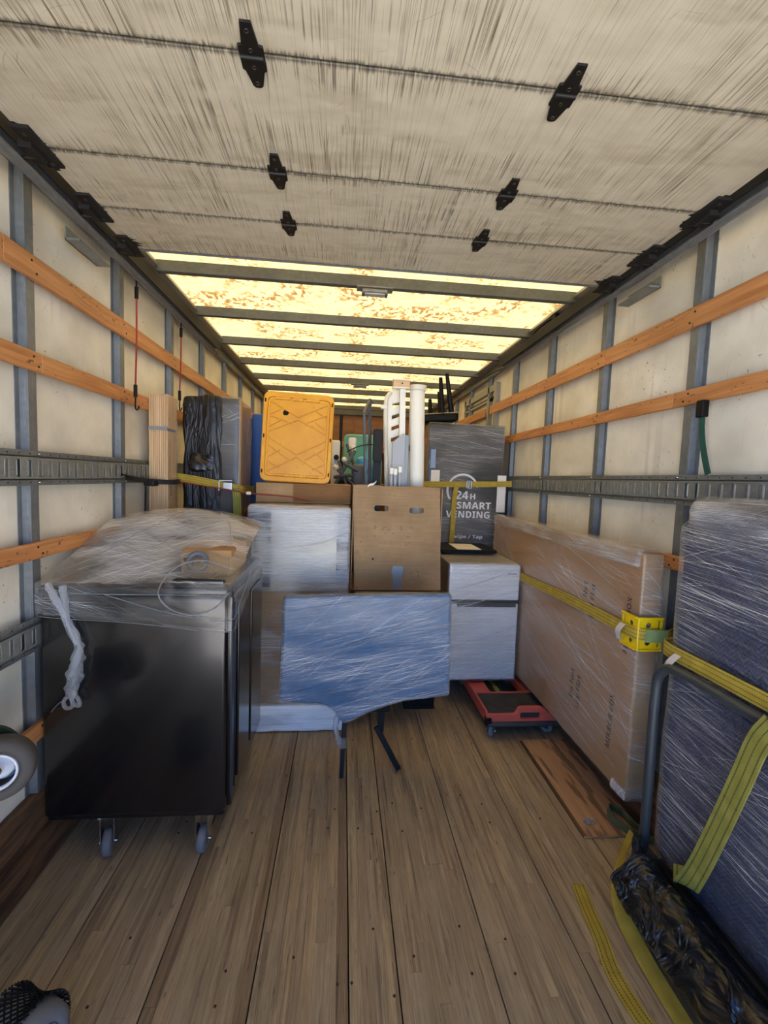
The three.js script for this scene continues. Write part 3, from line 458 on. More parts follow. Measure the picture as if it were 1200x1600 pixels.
// ------------------------------------------------------------------ black appliance on casters, wrapped over the top
{
  const X0 = -1.078, X1 = -0.412, Y0 = 0.176, Y1 = 1.075, A = 1.66, B = 2.31;
  const t = thing('washing_machine', 'glossy black appliance on grey casters with film stretched over its top', 'appliance', [(X0 + X1) / 2, 0, (A + B) / 2]);
  part(t, 'side_panel', bx(X0, X1 - 0.006, Y0 + 0.012, Y1 - 0.03, A, B, { r: 0.018, seg: 4 }), applBlack);
  part(t, 'base_rail', bx(X0 + 0.01, X1 - 0.012, Y0, Y0 + 0.05, A + 0.004, B - 0.01, { r: 0.01 }), applDark);
  const lid = part(t, 'top_panel', bx(X0 - 0.002, X1, Y1 - 0.036, Y1, A - 0.004, B, { r: 0.014, seg: 3 }), applBlack); part(lid, 'lid_recess', bx(X0 + 0.1, X1 - 0.1, Y1, Y1 + 0.012, A + 0.12, B - 0.18, { r: 0.006 }), applDark);
  // front of the machine looks to the right
  const f = part(t, 'front_panel', bx(X1 - 0.012, X1 + 0.008, Y0 + 0.02, Y1 - 0.04, A + 0.03, B - 0.01, { r: 0.006 }), applBlack);
  for (const [a, b] of [[A + 0.1, A + 0.3], [A + 0.34, B - 0.08]]) part(f, 'door_panel', bx(X1 + 0.006, X1 + 0.018, 0.27, 0.98, a, b, { r: 0.006 }), applBlack);
  for (const q of [A + 0.07, B - 0.06]) part(f, 'door_groove', bx(X1 + 0.006, X1 + 0.0105, 0.25, 1.0, q, q + 0.008), applDark);
  part(f, 'trim_strip', bx(X1 + 0.006, X1 + 0.011, 0.24, 1.0, A + 0.012, A + 0.05, { r: 0.003 }), std({ color: 0x1d2a3c, roughness: 0.3 }));
  for (const [x, d, a] of [[-0.873, 1.711, 0.22], [-0.514, 1.711, -0.05], [-0.873, 2.2, 0.3], [-0.514, 2.2, 0.1]]) caster(t, x, d, Y0, 0.05, 0.034, a, greyRubber, chrome);
  // what lies under the film on top
  part(t, 'control_console', bx(X0 + 0.04, X1 - 0.03, Y1, Y1 + 0.17, B - 0.13, B - 0.02, { r: 0.03, seg: 4 }), applDark);
  part(t, 'foam_block', softBox(-0.66, -0.45, Y1, Y1 + 0.11, 1.86, 2.14, { r: 0.015, amp: 0.008 }), cardPale, 'tan cardboard packing under the film');
  part(t, 'hose', (() => { const g = new THREE.TorusGeometry(0.034, 0.011, 10, 24); g.rotateX(-0.3); g.translate(-0.57, Y1 + 0.07, -1.8); return g; })(), greyPlastic, 'coiled grey hose end under the film');
  part(t, 'hose', tube([P(-0.85, Y1 + 0.02, 2.1), P(-0.78, Y1 + 0.09, 2.0), P(-0.68, Y1 + 0.08, 1.92), P(-0.6, Y1 + 0.05, 1.82)], 0.013, 20, 8), blackPlastic);
  part(t, 'handle_bar', bx(-0.62, -0.43, Y1 + 0.004, Y1 + 0.03, A + 0.004, A + 0.035, { r: 0.01 }), applBlack);
  // film tent over the top
  const top = (x, d) => { const u = (d - A) / (B - A), q = (x - X0) / (X1 - X0); let y = Y1 + 0.006 + 0.235 * smooth(-0.12, 0.95, u) * (1 - 0.22 * Math.pow(Math.abs(q - 0.45) * 2, 2)) + 0.03 * Math.exp(-((q - 0.75) ** 2) / 0.02 - ((u - 0.2) ** 2) / 0.03); y -= 0.02 * Math.exp(-((q - 0.5) ** 2) / 0.03 - ((u - 0.55) ** 2) / 0.04); return y + 0.007 * (vnoise(q * 14 + u * 5, u * 5 - q * 3) - 0.5) + 0.004 * (vnoise(q * 40, u * 9) - 0.5); };
  const skin = part(t, 'stretch_film', sheet(46, 46, (a, b) => {
    const q = a * 1.0, u = b, x = lerp(X0 - 0.004, X1 + 0.012, q), d = lerp(A - 0.006, B + 0.012, u); return { x, y: top(x, d), z: -d, u: x + 0.3 * u, v: d };
  }), filmTent, 'clear film gathered in folds, white glints painted in');
  part(skin, 'film_skirt', join([   // hangs round the rim
    sheet(40, 8, (a, b) => { const x = lerp(X0 - 0.005, X1 + 0.012, a), y0 = lerp(0.972, 0.91, a), yt = top(x, A - 0.006); return { x, y: lerp(yt, y0, b), z: -(A - 0.009 - 0.004 * (vnoise(a * 20, b * 3) - 0.5) - 0.003 * Math.sin(Math.PI * b)), u: x, v: b * 0.16 }; }),
    sheet(30, 12, (a, b) => { const d = lerp(A - 0.006, B + 0.012, a), y0 = lerp(0.9, 1.03, smooth(0, 0.8, a)), yt = top(X1 + 0.012, d); return { x: X1 + 0.014 + 0.012 * Math.sin(Math.PI * b) + 0.004 * (vnoise(a * 14, b * 5) - 0.5), y: lerp(yt, y0, b), z: -d, u: d, v: b * 0.3 }; }),
    sheet(30, 8, (a, b) => { const d = lerp(A - 0.006, B + 0.012, a), yt = top(X0 - 0.004, d); return { x: X0 - 0.005, y: lerp(yt, 0.98, b), z: -d, u: d, v: b * 0.3 }; })]), filmLight);
  const fold = (pts, r = 0.0016) => part(skin, 'film_fold', tube(pts, r, 40, 6), filmRope);
  const on = (x, d, e = 0.003) => P(x, top(x, d) + e, d);
  fold([P(-1.03, 1.07, A - 0.012), on(-1.05, 1.72), on(-0.98, 1.84), on(-0.88, 2.0), on(-0.75, 2.2)]);
  fold([P(-1.03, 1.07, A - 0.012), P(-0.98, 1.055, A - 0.013), P(-0.85, 1.05, A - 0.014), P(-0.6, 1.05, A - 0.014), P(-0.42, 1.05, A - 0.014)]);
  fold([on(-0.95, 2.1), on(-0.8, 1.98), on(-0.65, 1.86), on(-0.5, 1.76)]);
  fold([on(-0.42, 1.78), on(-0.55, 1.78), on(-0.63, 1.74), P(-0.66, 1.055, A - 0.013), P(-0.62, 1.0, A - 0.016), P(-0.53, 0.975, A - 0.016), P(-0.46, 1.0, A - 0.016), P(-0.41, 1.06, A - 0.012)], 0.0026);
  fold([P(-0.85, 1.05, A - 0.014), P(-0.65, 0.99, A - 0.014), P(-0.5, 0.96, A - 0.014), P(-0.4, 0.955, A - 0.01), P(-0.392, 1.0, A + 0.1), P(-0.39, 1.08, A + 0.3)]);
  fold([P(X0 - 0.008, 0.972, A + 0.02), P(X0, 0.97, A - 0.012), P(-0.75, 0.944, A - 0.014), P(-0.41, 0.912, A - 0.013), P(-0.397, 0.905, A + 0.06)], 0.0014);
  fold([on(-0.6, 2.25), on(-0.52, 2.1), on(-0.47, 1.9), on(-0.43, 1.72)]);
  fold([on(-0.47, 2.25), on(-0.6, 2.1), on(-0.8, 1.9), on(-1.0, 1.75)]);
  // gathered tail
  const tail = [P(-1.03, 1.09, 1.635), P(-1.005, 1.04, 1.632), P(-0.965, 0.955, 1.632), P(-0.93, 0.88, 1.632), P(-0.932, 0.81, 1.634), P(-0.948, 0.74, 1.634), P(-0.955, 0.68, 1.634)];
  const rt = [0.011, 0.013, 0.012, 0.013, 0.022, 0.026, 0.02];
  part(skin, 'film_tail', sleeve(tail, (u, a) => { const f = u * 6, k = Math.min(5, Math.floor(f)); return lerp(rt[k], rt[k + 1], f - k) * (0.45 + 0.9 * vnoise(Math.cos(a) * 2.5 + 9 + u * 3, Math.sin(a) * 2.5 + u * 22)); }, 90, 20), filmRope);
  part(skin, 'film_knot', join([tube([P(-0.955, 0.69, 1.634), P(-0.93, 0.67, 1.628), P(-0.925, 0.645, 1.628), P(-0.945, 0.65, 1.63), P(-0.958, 0.675, 1.634)], 0.007, 24, 8), tube([P(-0.957, 0.69, 1.634), P(-0.98, 0.66, 1.63), P(-0.972, 0.635, 1.63), P(-0.952, 0.64, 1.63), P(-0.955, 0.675, 1.634)], 0.007, 24, 8)]), filmRope);
  part(skin, 'film_thread', tube([P(-0.965, 0.67, 1.634), P(-1.0, 0.65, 1.633), P(-1.03, 0.615, 1.64)], 0.002, 12, 5), filmRope);
  part(skin, 'film_tail', sleeve([P(-0.985, 1.08, 1.645), P(-0.975, 1.0, 1.64), P(-0.965, 0.93, 1.638), P(-0.935, 0.88, 1.634)], (u, a) => 0.012 * (0.7 + 0.5 * vnoise(a * 3, u * 12)), 24, 10), filmRope);
}

// ------------------------------------------------------------------ tall wrapped carton
{
  const t = thing('wrapped_carton', 'tall carton wrapped in white film behind the black appliance', 'box', [-0.23, 0, 2.86]);
  part(t, 'carton', bx(-0.52, 0.04, 0.0, 1.318, 2.535, 3.19, { r: 0.012, long: 'x' }), card);
  part(t, 'white_board', softBox(-0.4, -0.03, 0.84, 1.3, 2.526, 2.534, { r: 0.003, amp: 0.001 }), std({ color: 0xc4bda9, roughness: 0.7 }), 'pale board showing through the film');
  for (const [a, b] of [[-0.528, -0.4], [-0.03, 0.045]]) part(t, 'blue_padding', softBox(a, b, 0.86, 1.322, 2.524, 2.62, { r: 0.012, amp: 0.006 }), quilt, 'navy padded blanket edge under the film');
  part(t, 'foam_base', softBox(-0.525, 0.042, 0.005, 0.15, 2.522, 3.195, { r: 0.012, amp: 0.006 }), std({ color: 0xd6dbe0, roughness: 0.6 }), 'white film-covered base');
  part(t, 'stretch_film', softBox(-0.533, 0.05, 0.16, 1.332, 2.516, 3.2, { r: 0.025, amp: 0.004, freq: 9, n: 26, long: 'x' }), filmDense);
  part(t, 'film_base', softBox(-0.53, 0.048, 0.004, 0.165, 2.514, 3.2, { r: 0.016, amp: 0.008, freq: 14, n: 22, long: 'x' }), filmWhite);
  part(t, 'film_band', softBox(-0.535, 0.0505, 0.83, 1.3335, 2.513, 3.202, { r: 0.026, amp: 0.004, freq: 11, n: 24, long: 'x', ou: 0.37, ov: 0.21 }), filmDense);
  for (const pts of [[P(-0.3, 1.09, 2.512), P(-0.1, 1.13, 2.511), P(0.045, 1.2, 2.512)], [P(-0.52, 0.9, 2.512), P(-0.2, 0.88, 2.511), P(0.045, 0.84, 2.512)]]) part(t, 'film_edge', tube(pts, 0.0013, 24, 5), filmRope);
}
// ------------------------------------------------------------------ blue board on folding legs
{
  const t = thing('folding_table', 'blue padded board wrapped in film on black folding legs', 'table', [0.15, 0, 2.18]);
  const o = new THREE.Shape(); o.moveTo(-0.262, 0.91); o.quadraticCurveTo(-0.272, 0.91, -0.275, 0.885); o.lineTo(-0.285, 0.4); o.quadraticCurveTo(-0.286, 0.378, -0.26, 0.376); o.lineTo(-0.1, 0.368); o.quadraticCurveTo(-0.03, 0.355, 0.0, 0.31); o.quadraticCurveTo(0.015, 0.268, 0.04, 0.27); o.quadraticCurveTo(0.07, 0.272, 0.14, 0.315); o.quadraticCurveTo(0.25, 0.36, 0.34, 0.382); o.lineTo(0.55, 0.405); o.quadraticCurveTo(0.568, 0.408, 0.568, 0.43); o.lineTo(0.558, 0.915); o.quadraticCurveTo(0.556, 0.935, 0.54, 0.934); o.lineTo(-0.262, 0.91);
  const G = (th, e) => { const g = plate(o.clone(), th, { bevel: Math.min(0.014, th / 2.2), curve: 8 }); g.scale(1 + e, 1 + e, 1); g.translate(0.14 * -e, 0.65 * -e, -2.165); return uvBox(g, 'x'); };
  part(t, 'board', G(0.05, 0), bluePad); part(t, 'stretch_film', G(0.062, 0.012), filmDiag);
  const F = (pts, r) => part(t, 'film_edge', tube(pts, r * 0.6, 24, 5), filmRope);
  F([P(-0.28, 0.5, 2.132), P(0.05, 0.65, 2.13), P(0.3, 0.78, 2.13), P(0.56, 0.9, 2.132)], 0.0022); F([P(-0.28, 0.56, 2.132), P(0.1, 0.69, 2.13), P(0.56, 0.85, 2.132)], 0.002); F([P(-0.28, 0.73, 2.132), P(0.2, 0.74, 2.13), P(0.56, 0.76, 2.132)], 0.0016); F([P(-0.28, 0.65, 2.132), P(0.2, 0.55, 2.13), P(0.56, 0.6, 2.132)], 0.0012); F([P(-0.28, 0.84, 2.132), P(0.1, 0.9, 2.13)], 0.002); F([P(-0.2, 0.4, 2.132), P(0.2, 0.45, 2.13), P(0.56, 0.53, 2.132)], 0.0018);
  part(t, 'leg', join([bar(P(0.045, 0.36, 2.19), P(0.036, 0.14, 2.15), 0.026, 0.02, new THREE.Vector3(0, 0, 1)), bar(P(0.036, 0.15, 2.148), P(0.031, 0.0, 2.115), 0.022, 0.018, new THREE.Vector3(0, 0, 1))]), blackPlastic);
  part(t, 'leg', join([bar(P(0.235, 0.42, 2.21), P(0.228, 0.19, 2.2), 0.032, 0.022, new THREE.Vector3(0, 0, 1)), bar(P(0.205, 0.215, 2.195), P(0.325, 0.008, 2.155), 0.026, 0.02, new THREE.Vector3(0, 0, 1))]), blackPlastic);
  part(t, 'hinge_block', bx(0.12, 0.27, 0.3, 0.36, 2.18, 2.23, { r: 0.008 }), blackPlastic);
  part(t, 'film_scrap', sleeve([P(0.005, 0.3, 2.16), P(-0.005, 0.24, 2.15), P(0.01, 0.19, 2.14), P(0.03, 0.165, 2.135), P(0.05, 0.17, 2.135)], (u, a) => 0.014 * (0.5 + 0.9 * vnoise(a * 3, u * 14)) + 0.012 * smooth(0.4, 0.8, u), 30, 12), filmRope, 'crumpled loose film end');
}
// ------------------------------------------------------------------ cartons in the middle
{
  const k = thing('black_crate', 'low black box on the floor beneath the blue board', 'box', [0.537, 0, 2.95]);
  part(k, 'body', bx(0.438, 0.636, 0, 0.27, 2.765, 3.1, { r: 0.006 }), blackPlastic); part(k, 'rim', bx(0.432, 0.642, 0.25, 0.275, 2.76, 3.105, { r: 0.005 }), blackPlastic); part(k, 'foot_rail', bx(0.436, 0.638, 0.0, 0.018, 2.76, 3.1, { r: 0.004 }), blackPlastic);
  const c = thing('carton', 'film-wrapped brown carton beneath the open cardboard box', 'box', [0.34, 0.275, 2.83]);
  part(c, 'carton', bx(0.088, 0.592, 0.276, 0.822, 2.56, 3.1, { r: 0.008 }), card); part(c, 'lid_flap', bx(0.09, 0.59, 0.822, 0.827, 2.56, 2.82), cardPale); part(c, 'stretch_film', softBox(0.082, 0.598, 0.277, 0.832, 2.553, 3.107, { r: 0.015, amp: 0.003, n: 16 }), filmLight);
}
{
  const D = 2.585, Z0 = 0.836, Z1 = 1.458, t = thing('open_box', 'open cardboard box with two hand holes, holding white plastic parts', 'box', [0.32, Z0, 2.8]);
  const s = new THREE.Shape([[0.08, Z0], [0.602, Z0 + 0.004], [0.572, Z1 - 0.004], [0.057, Z1]].map(([a, b]) => new THREE.Vector2(a, b)));
  const holes = [roundRect(0.184, 1.309, 0.268, 1.343, 0.016, THREE.Path), roundRect(0.393, 1.302, 0.479, 1.336, 0.016, THREE.Path)];
  const g = plate(s, 0.006, { holes, bevel: 0.0012 }); g.translate(0, 0, -D);
  const f = part(t, 'front_panel', uvBox(g, 'x'), card);
  part(f, 'tape', (() => { const q = plate([[0.303, 0.842], [0.372, 0.842], [0.366, 0.87], [0.362, 0.92], [0.372, 0.95], [0.366, 0.982], [0.308, 0.984], [0.3, 0.95], [0.31, 0.92], [0.306, 0.87]], 0.001); q.translate(0, 0, -D + 0.0038); return uvBox(q); })(), tapeGrey, 'crumpled silver tape patch');
  part(f, 'puncture', join([bx(0.18, 0.19, 1.02, 1.03, D - 0.0045, D - 0.003, { r: 0.0005 })]), seamMat);
  part(f, 'crease', join([bx(0.352, 0.358, 0.99, 1.3, D - 0.0042, D - 0.003, { r: 0.0005 }), bx(0.08, 0.09, 0.85, 1.44, D - 0.0042, D - 0.003, { r: 0.0005 })]), card);
  part(t, 'side_panel', bx(0.057, 0.063, Z0, Z1, D, 3.02, { long: 'z' }), card); part(t, 'side_panel', bx(0.584, 0.59, Z0, Z1 - 0.004, D, 3.02, { long: 'z' }), card); part(t, 'back_panel', bx(0.057, 0.59, Z0, Z1, 3.02, 3.026), cardInside); part(t, 'bottom', bx(0.06, 0.585, Z0, Z0 + 0.006, D, 3.02), cardInside);
  part(t, 'torn_edge', (() => { const pts = [[0.057, Z1 - 0.004]]; for (let k = 0; k <= 20; k++) pts.push([lerp(0.057, 0.572, k / 20), Z1 + rnd(-0.001, 0.006)]); pts.push([0.572, Z1 - 0.008]); const q = plate(pts, 0.004); q.translate(0, 0, -D); return uvBox(q); })(), cardPale);
}
// white plastic parts and bars standing in the open box
{
  const slotted = thing('slotted_rack', 'white plastic slotted rack side with rounded shoulder in open box', 'rack', [0.3, 0.845, 2.76]);
  const s = new THREE.Shape(); s.moveTo(0.3, 0.85); s.lineTo(0.245, 1.93); s.quadraticCurveTo(0.24, 2.0, 0.262, 2.03); s.quadraticCurveTo(0.29, 2.06, 0.35, 2.055); s.lineTo(0.39, 0.85); s.lineTo(0.3, 0.85);
  const holes = []; for (const y of [1.97, 1.9, 1.83, 1.76]) { const h = new THREE.Path(); h.moveTo(0.288, y - 0.028); h.lineTo(0.338, y - 0.008); h.lineTo(0.338, y + 0.012); h.lineTo(0.288, y - 0.006); h.closePath(); holes.push(h); }
  const g = plate(s, 0.018, { holes, bevel: 0.004 }); g.translate(0, 0, -2.78); part(slotted, 'panel', uvBox(g, 'y'), whitePlastic);
  part(slotted, 'rolled_edge', tube([P(0.3, 0.87, 2.765), P(0.272, 1.4, 2.765), P(0.247, 1.93, 2.765), P(0.25, 2.0, 2.765), P(0.275, 2.035, 2.765)], 0.014, 30, 10), creamPlastic); part(slotted, 'flange', bx(0.215, 0.26, 1.93, 1.955, 2.75, 2.79, { r: 0.006 }), creamPlastic);
  const post = thing('plastic_post', 'slim white post with a wooden block on top in open box', 'post', [0.345, 0.85, 2.72]);
  part(post, 'post', bar(P(0.372, 0.85, 2.72), P(0.342, 2.06, 2.72), 0.034, 0.03, new THREE.Vector3(0, 0, 1)), whitePlastic);
  const blk = part(post, 'block', bx(0.28, 0.381, 2.05, 2.098, 2.68, 2.74, { r: 0.003 }), pine); part(blk, 'block_cap', join([bx(0.278, 0.383, 2.094, 2.102, 2.678, 2.742, { r: 0.002 }), bx(0.278, 0.383, 2.046, 2.053, 2.678, 2.742, { r: 0.002 })]), whitePlastic); part(blk, 'hole', (() => { const q = new THREE.CylinderGeometry(0.005, 0.005, 0.002, 10); q.rotateX(Math.PI / 2); q.translate(0.334, 2.075, -2.679); return q; })(), seamMat);
  const gut = thing('plastic_column', 'wide rounded white plastic column at right in open box', 'column', [0.45, 0.85, 2.74]);
  const half = []; for (let k = 0; k <= 14; k++) { const a = Math.PI * (k / 14); half.push([-Math.cos(a) * 0.046, Math.sin(a) * 0.04]); } for (let k = 14; k >= 0; k--) { const a = Math.PI * (k / 14); half.push([-Math.cos(a) * 0.042, Math.sin(a) * 0.036]); }
  const cg = new THREE.ExtrudeGeometry(new THREE.Shape(half.map(([a, b]) => new THREE.Vector2(a, b))), { depth: 1.2, bevelEnabled: false }); cg.rotateX(-Math.PI / 2); cg.rotateY(Math.PI); cg.rotateZ(0.032); cg.translate(0.475, 0.855, -2.74);
  part(gut, 'column', uvBox(cg, 'y'), whitePlastic); part(gut, 'column_head', (() => { const q = new THREE.CylinderGeometry(0.056, 0.05, 0.03, 24); q.scale(1, 1, 0.9); q.translate(0.437, 2.06, -2.73); return q; })(), creamPlastic); part(gut, 'rear_web', bx(0.4, 0.425, 0.86, 2.03, 2.76, 2.8, { r: 0.004 }), creamPlastic);
  for (const y of [1.9, 1.79, 1.68]) part(gut, 'clip', bx(0.4, 0.416, y, y + 0.035, 2.735, 2.76, { r: 0.003 }), blackPlastic);
  const brd = thing('grey_board', 'flat pale grey board with a slanted top in open box', 'board', [0.34, 0.85, 2.68]);
  part(brd, 'board', uvBox(place(plate([[0.296, 0.86], [0.37, 0.86], [0.366, 1.77], [0.35, 1.775], [0.288, 1.725]], 0.02, { bevel: 0.003 }), 0, 0, 2.685), 'y'), paleGrey); part(brd, 'edge_strip', bx(0.366, 0.388, 0.86, 1.77, 2.68, 2.7, { r: 0.004, long: 'y' }), std({ color: 0x8f9a9e, roughness: 0.5 }));
  for (const [x, y, lb] of [[0.285, 1.55, 'left short white post in front of the grey board'], [0.309, 1.545, 'middle short white post in front of the grey board'], [0.336, 1.56, 'right short white post in front of the grey board']]) { const q = thing('short_post', lb, 'post', [x, 0.85, 2.65], { group: 'short white posts in the open box' }); part(q, 'post', rod(P(x, 0.85, 2.65), P(x, y, 2.65), 0.01, 12), paleGrey); part(q, 'cap', bx(x - 0.0115, x + 0.0115, y - 0.02, y + 0.018, 2.638, 2.662, { r: 0.004 }), whitePlastic); }
  const fr = thing('wire_frame', 'tall narrow black rectangular frame leaning in the open box', 'frame', [0.15, 0.85, 2.7]);
  part(fr, 'frame', join([bar(P(0.17, 0.86, 2.68), P(0.108, 1.89, 2.66), 0.014, 0.014), bar(P(0.108, 1.885, 2.66), P(0.15, 1.99, 2.8), 0.014, 0.014), bar(P(0.15, 1.99, 2.8), P(0.185, 0.87, 2.86), 0.016, 0.016), bar(P(0.17, 0.87, 2.68), P(0.185, 0.87, 2.86), 0.014, 0.014)]), greyPlastic);
  for (let k = 0; k < 5; k++) part(fr, 'mesh_wire', rod(P(lerp(0.112, 0.15, k / 5), 1.8 - k * 0.16, 2.665), P(lerp(0.15, 0.172, k / 5), 1.92 - k * 0.17, 2.81), 0.002, 6), blackPlastic); part(fr, 'tip', rod(P(0.148, 1.992, 2.79), P(0.19, 1.965, 2.79), 0.005), greyPlastic);
  const bb = thing('black_bar', 'thick black foam-covered bar standing in the open box', 'bar', [0.2, 0.85, 2.63]);
  part(bb, 'bar', bar(P(0.205, 0.85, 2.66), P(0.196, 1.6, 2.66), 0.045, 0.035, new THREE.Vector3(0, 0, 1)), blackPlastic); part(bb, 'sleeve', softBox(0.17, 0.226, 1.6, 1.795, 2.635, 2.69, { r: 0.012, amp: 0.004 }), rubber); part(bb, 'cable_tie', tube([P(0.17, 1.7, 2.63), P(0.1, 1.69, 2.62), P(0.04, 1.665, 2.62), P(0.015, 1.65, 2.62)], 0.003, 16, 6), blackPlastic);
  const rg = thing('torn_paper', 'scrap of white paper caught on the open box edge', 'paper', [0.17, 1.45, 2.58]); part(rg, 'scrap', sheet(6, 3, (a, b) => ({ x: 0.14 + a * 0.05, y: 1.445 + a * 0.03 + b * 0.012 + 0.004 * Math.sin(a * 7), z: -2.572 + 0.006 * Math.sin(a * 5 + b * 3) })), std({ color: 0xe8e2d2, roughness: 0.8, side: THREE.DoubleSide }));
}

// ------------------------------------------------------------------ back left: boards, black bundle, yellow tote
{
  const t = thing('board_stack', 'upright stack of pale wooden boards against the left wall, taped together', 'boards', [-1.03, 0, 2.65]);
  for (let k = 0; k < 9; k++) part(t, 'board', bx(-1.083 + k * 0.0112, -1.083 + (k + 1) * 0.0112 - 0.0008, 0, 1.922 + rnd(-0.004, 0.003), 2.585 + rnd(0, 0.003), 2.72, { r: 0.0015, long: 'y', ou: rnd(0, 3), ov: rnd(0, 3) }), pine);
  part(t, 'tape', join([bx(-1.0845, -0.981, 1.727, 1.745, 2.58, 2.583), bx(-0.9825, -0.981, 1.722, 1.738, 2.58, 2.695)]), tapeGrey, 'grey tape band');
  part(t, 'stretch_film', softBox(-0.984, -0.978, 0.9, 1.915, 2.59, 2.722, { r: 0.0025, amp: 0.004, freq: 20, n: 24, long: 'y' }), filmLight);
}
{
  const t = thing('wrapped_bundle', 'tall bundle in black plastic and clear film beside the boards', 'bundle', [-0.8, 0, 2.92]);
  part(t, 'carton', bx(-0.965, -0.628, 0, 1.95, 2.79, 3.06, { r: 0.012, long: 'y' }), cardPale, 'tan carton side');
  part(t, 'black_bag', softBox(-0.978, -0.735, 0.02, 1.962, 2.76, 3.0, { r: 0.035, amp: 0.022, freq: 9, n: 44, long: 'y' }), bagLoose);
  part(t, 'grey_cover', softBox(-0.77, -0.64, 0.4, 1.955, 2.772, 2.85, { r: 0.02, amp: 0.008, freq: 9, n: 30, long: 'y' }), std({ color: 0x3b3a38, roughness: 0.6 }));
  part(t, 'bag_knot', softBox(-0.93, -0.77, 1.5, 1.62, 2.745, 2.8, { r: 0.028, amp: 0.02, freq: 16, n: 22 }), bagMat, 'bunched black bag');
  part(t, 'stretch_film', softBox(-0.76, -0.62, 0.4, 1.965, 2.762, 3.068, { r: 0.03, amp: 0.008, freq: 8, n: 30, long: 'x' }), filmLight);
}
{
  const t = thing('cargo_strap', 'yellow webbing strap with steel buckle round the black bundle', 'strap', [-0.78, 1.42, 2.73]);
  const up = new THREE.Vector3(0, 1, 0.05);
  part(t, 'webbing', ribbon([P(-0.985, 1.468, 2.73), P(-0.88, 1.455, 2.715), P(-0.77, 1.436, 2.715), P(-0.66, 1.416, 2.725), P(-0.612, 1.405, 2.75), P(-0.6, 1.4, 2.9), P(-0.6, 1.4, 3.06)], up, 0.045, 0.004, 50), yellowWeb);
  part(t, 'buckle', join([bx(-0.738, -0.732, 1.395, 1.46, 2.7, 2.715, { r: 0.002 }), bx(-0.712, -0.66, 1.4, 1.445, 2.698, 2.712, { r: 0.003 }), bx(-0.738, -0.66, 1.452, 1.46, 2.7, 2.714, { r: 0.002 })]), chrome);
  part(t, 'loose_end', ribbon([P(-0.64, 1.415, 2.712), P(-0.632, 1.36, 2.708), P(-0.628, 1.28, 2.71), P(-0.626, 1.12, 2.715)], new THREE.Vector3(1, 0, 0), 0.045, 0.004, 20), greenWeb);
  const r = thing('bungee_cord', 'thin red cord stretched across from the black bundle to the carton', 'cord', [-0.6, 1.4, 2.7]);
  part(r, 'cord', tube([P(-0.97, 1.44, 2.706), P(-0.8, 1.418, 2.698), P(-0.6, 1.392, 2.69), P(-0.55, 1.385, 2.69), P(-0.3, 1.37, 2.69), P(-0.2, 1.35, 2.685)], 0.004, 40, 6), redCord); part(r, 'knot', softBox(-0.575, -0.545, 1.376, 1.396, 2.68, 2.7, { r: 0.008, amp: 0.004 }), paper);
}
{
  const b = thing('blue_tarp', 'folded blue sheet standing behind the yellow lid', 'sheet', [-0.57, 1.26, 3.29]); part(b, 'sheet', softBox(-0.66, -0.5, 1.26, 1.93, 3.225, 3.36, { r: 0.02, amp: 0.018, freq: 8, n: 22, long: 'y' }), blueSheet); part(b, 'grommet', (() => { const g = new THREE.TorusGeometry(0.008, 0.003, 6, 12); g.translate(-0.535, 1.9, -3.215); return g; })(), blackPlastic);
}
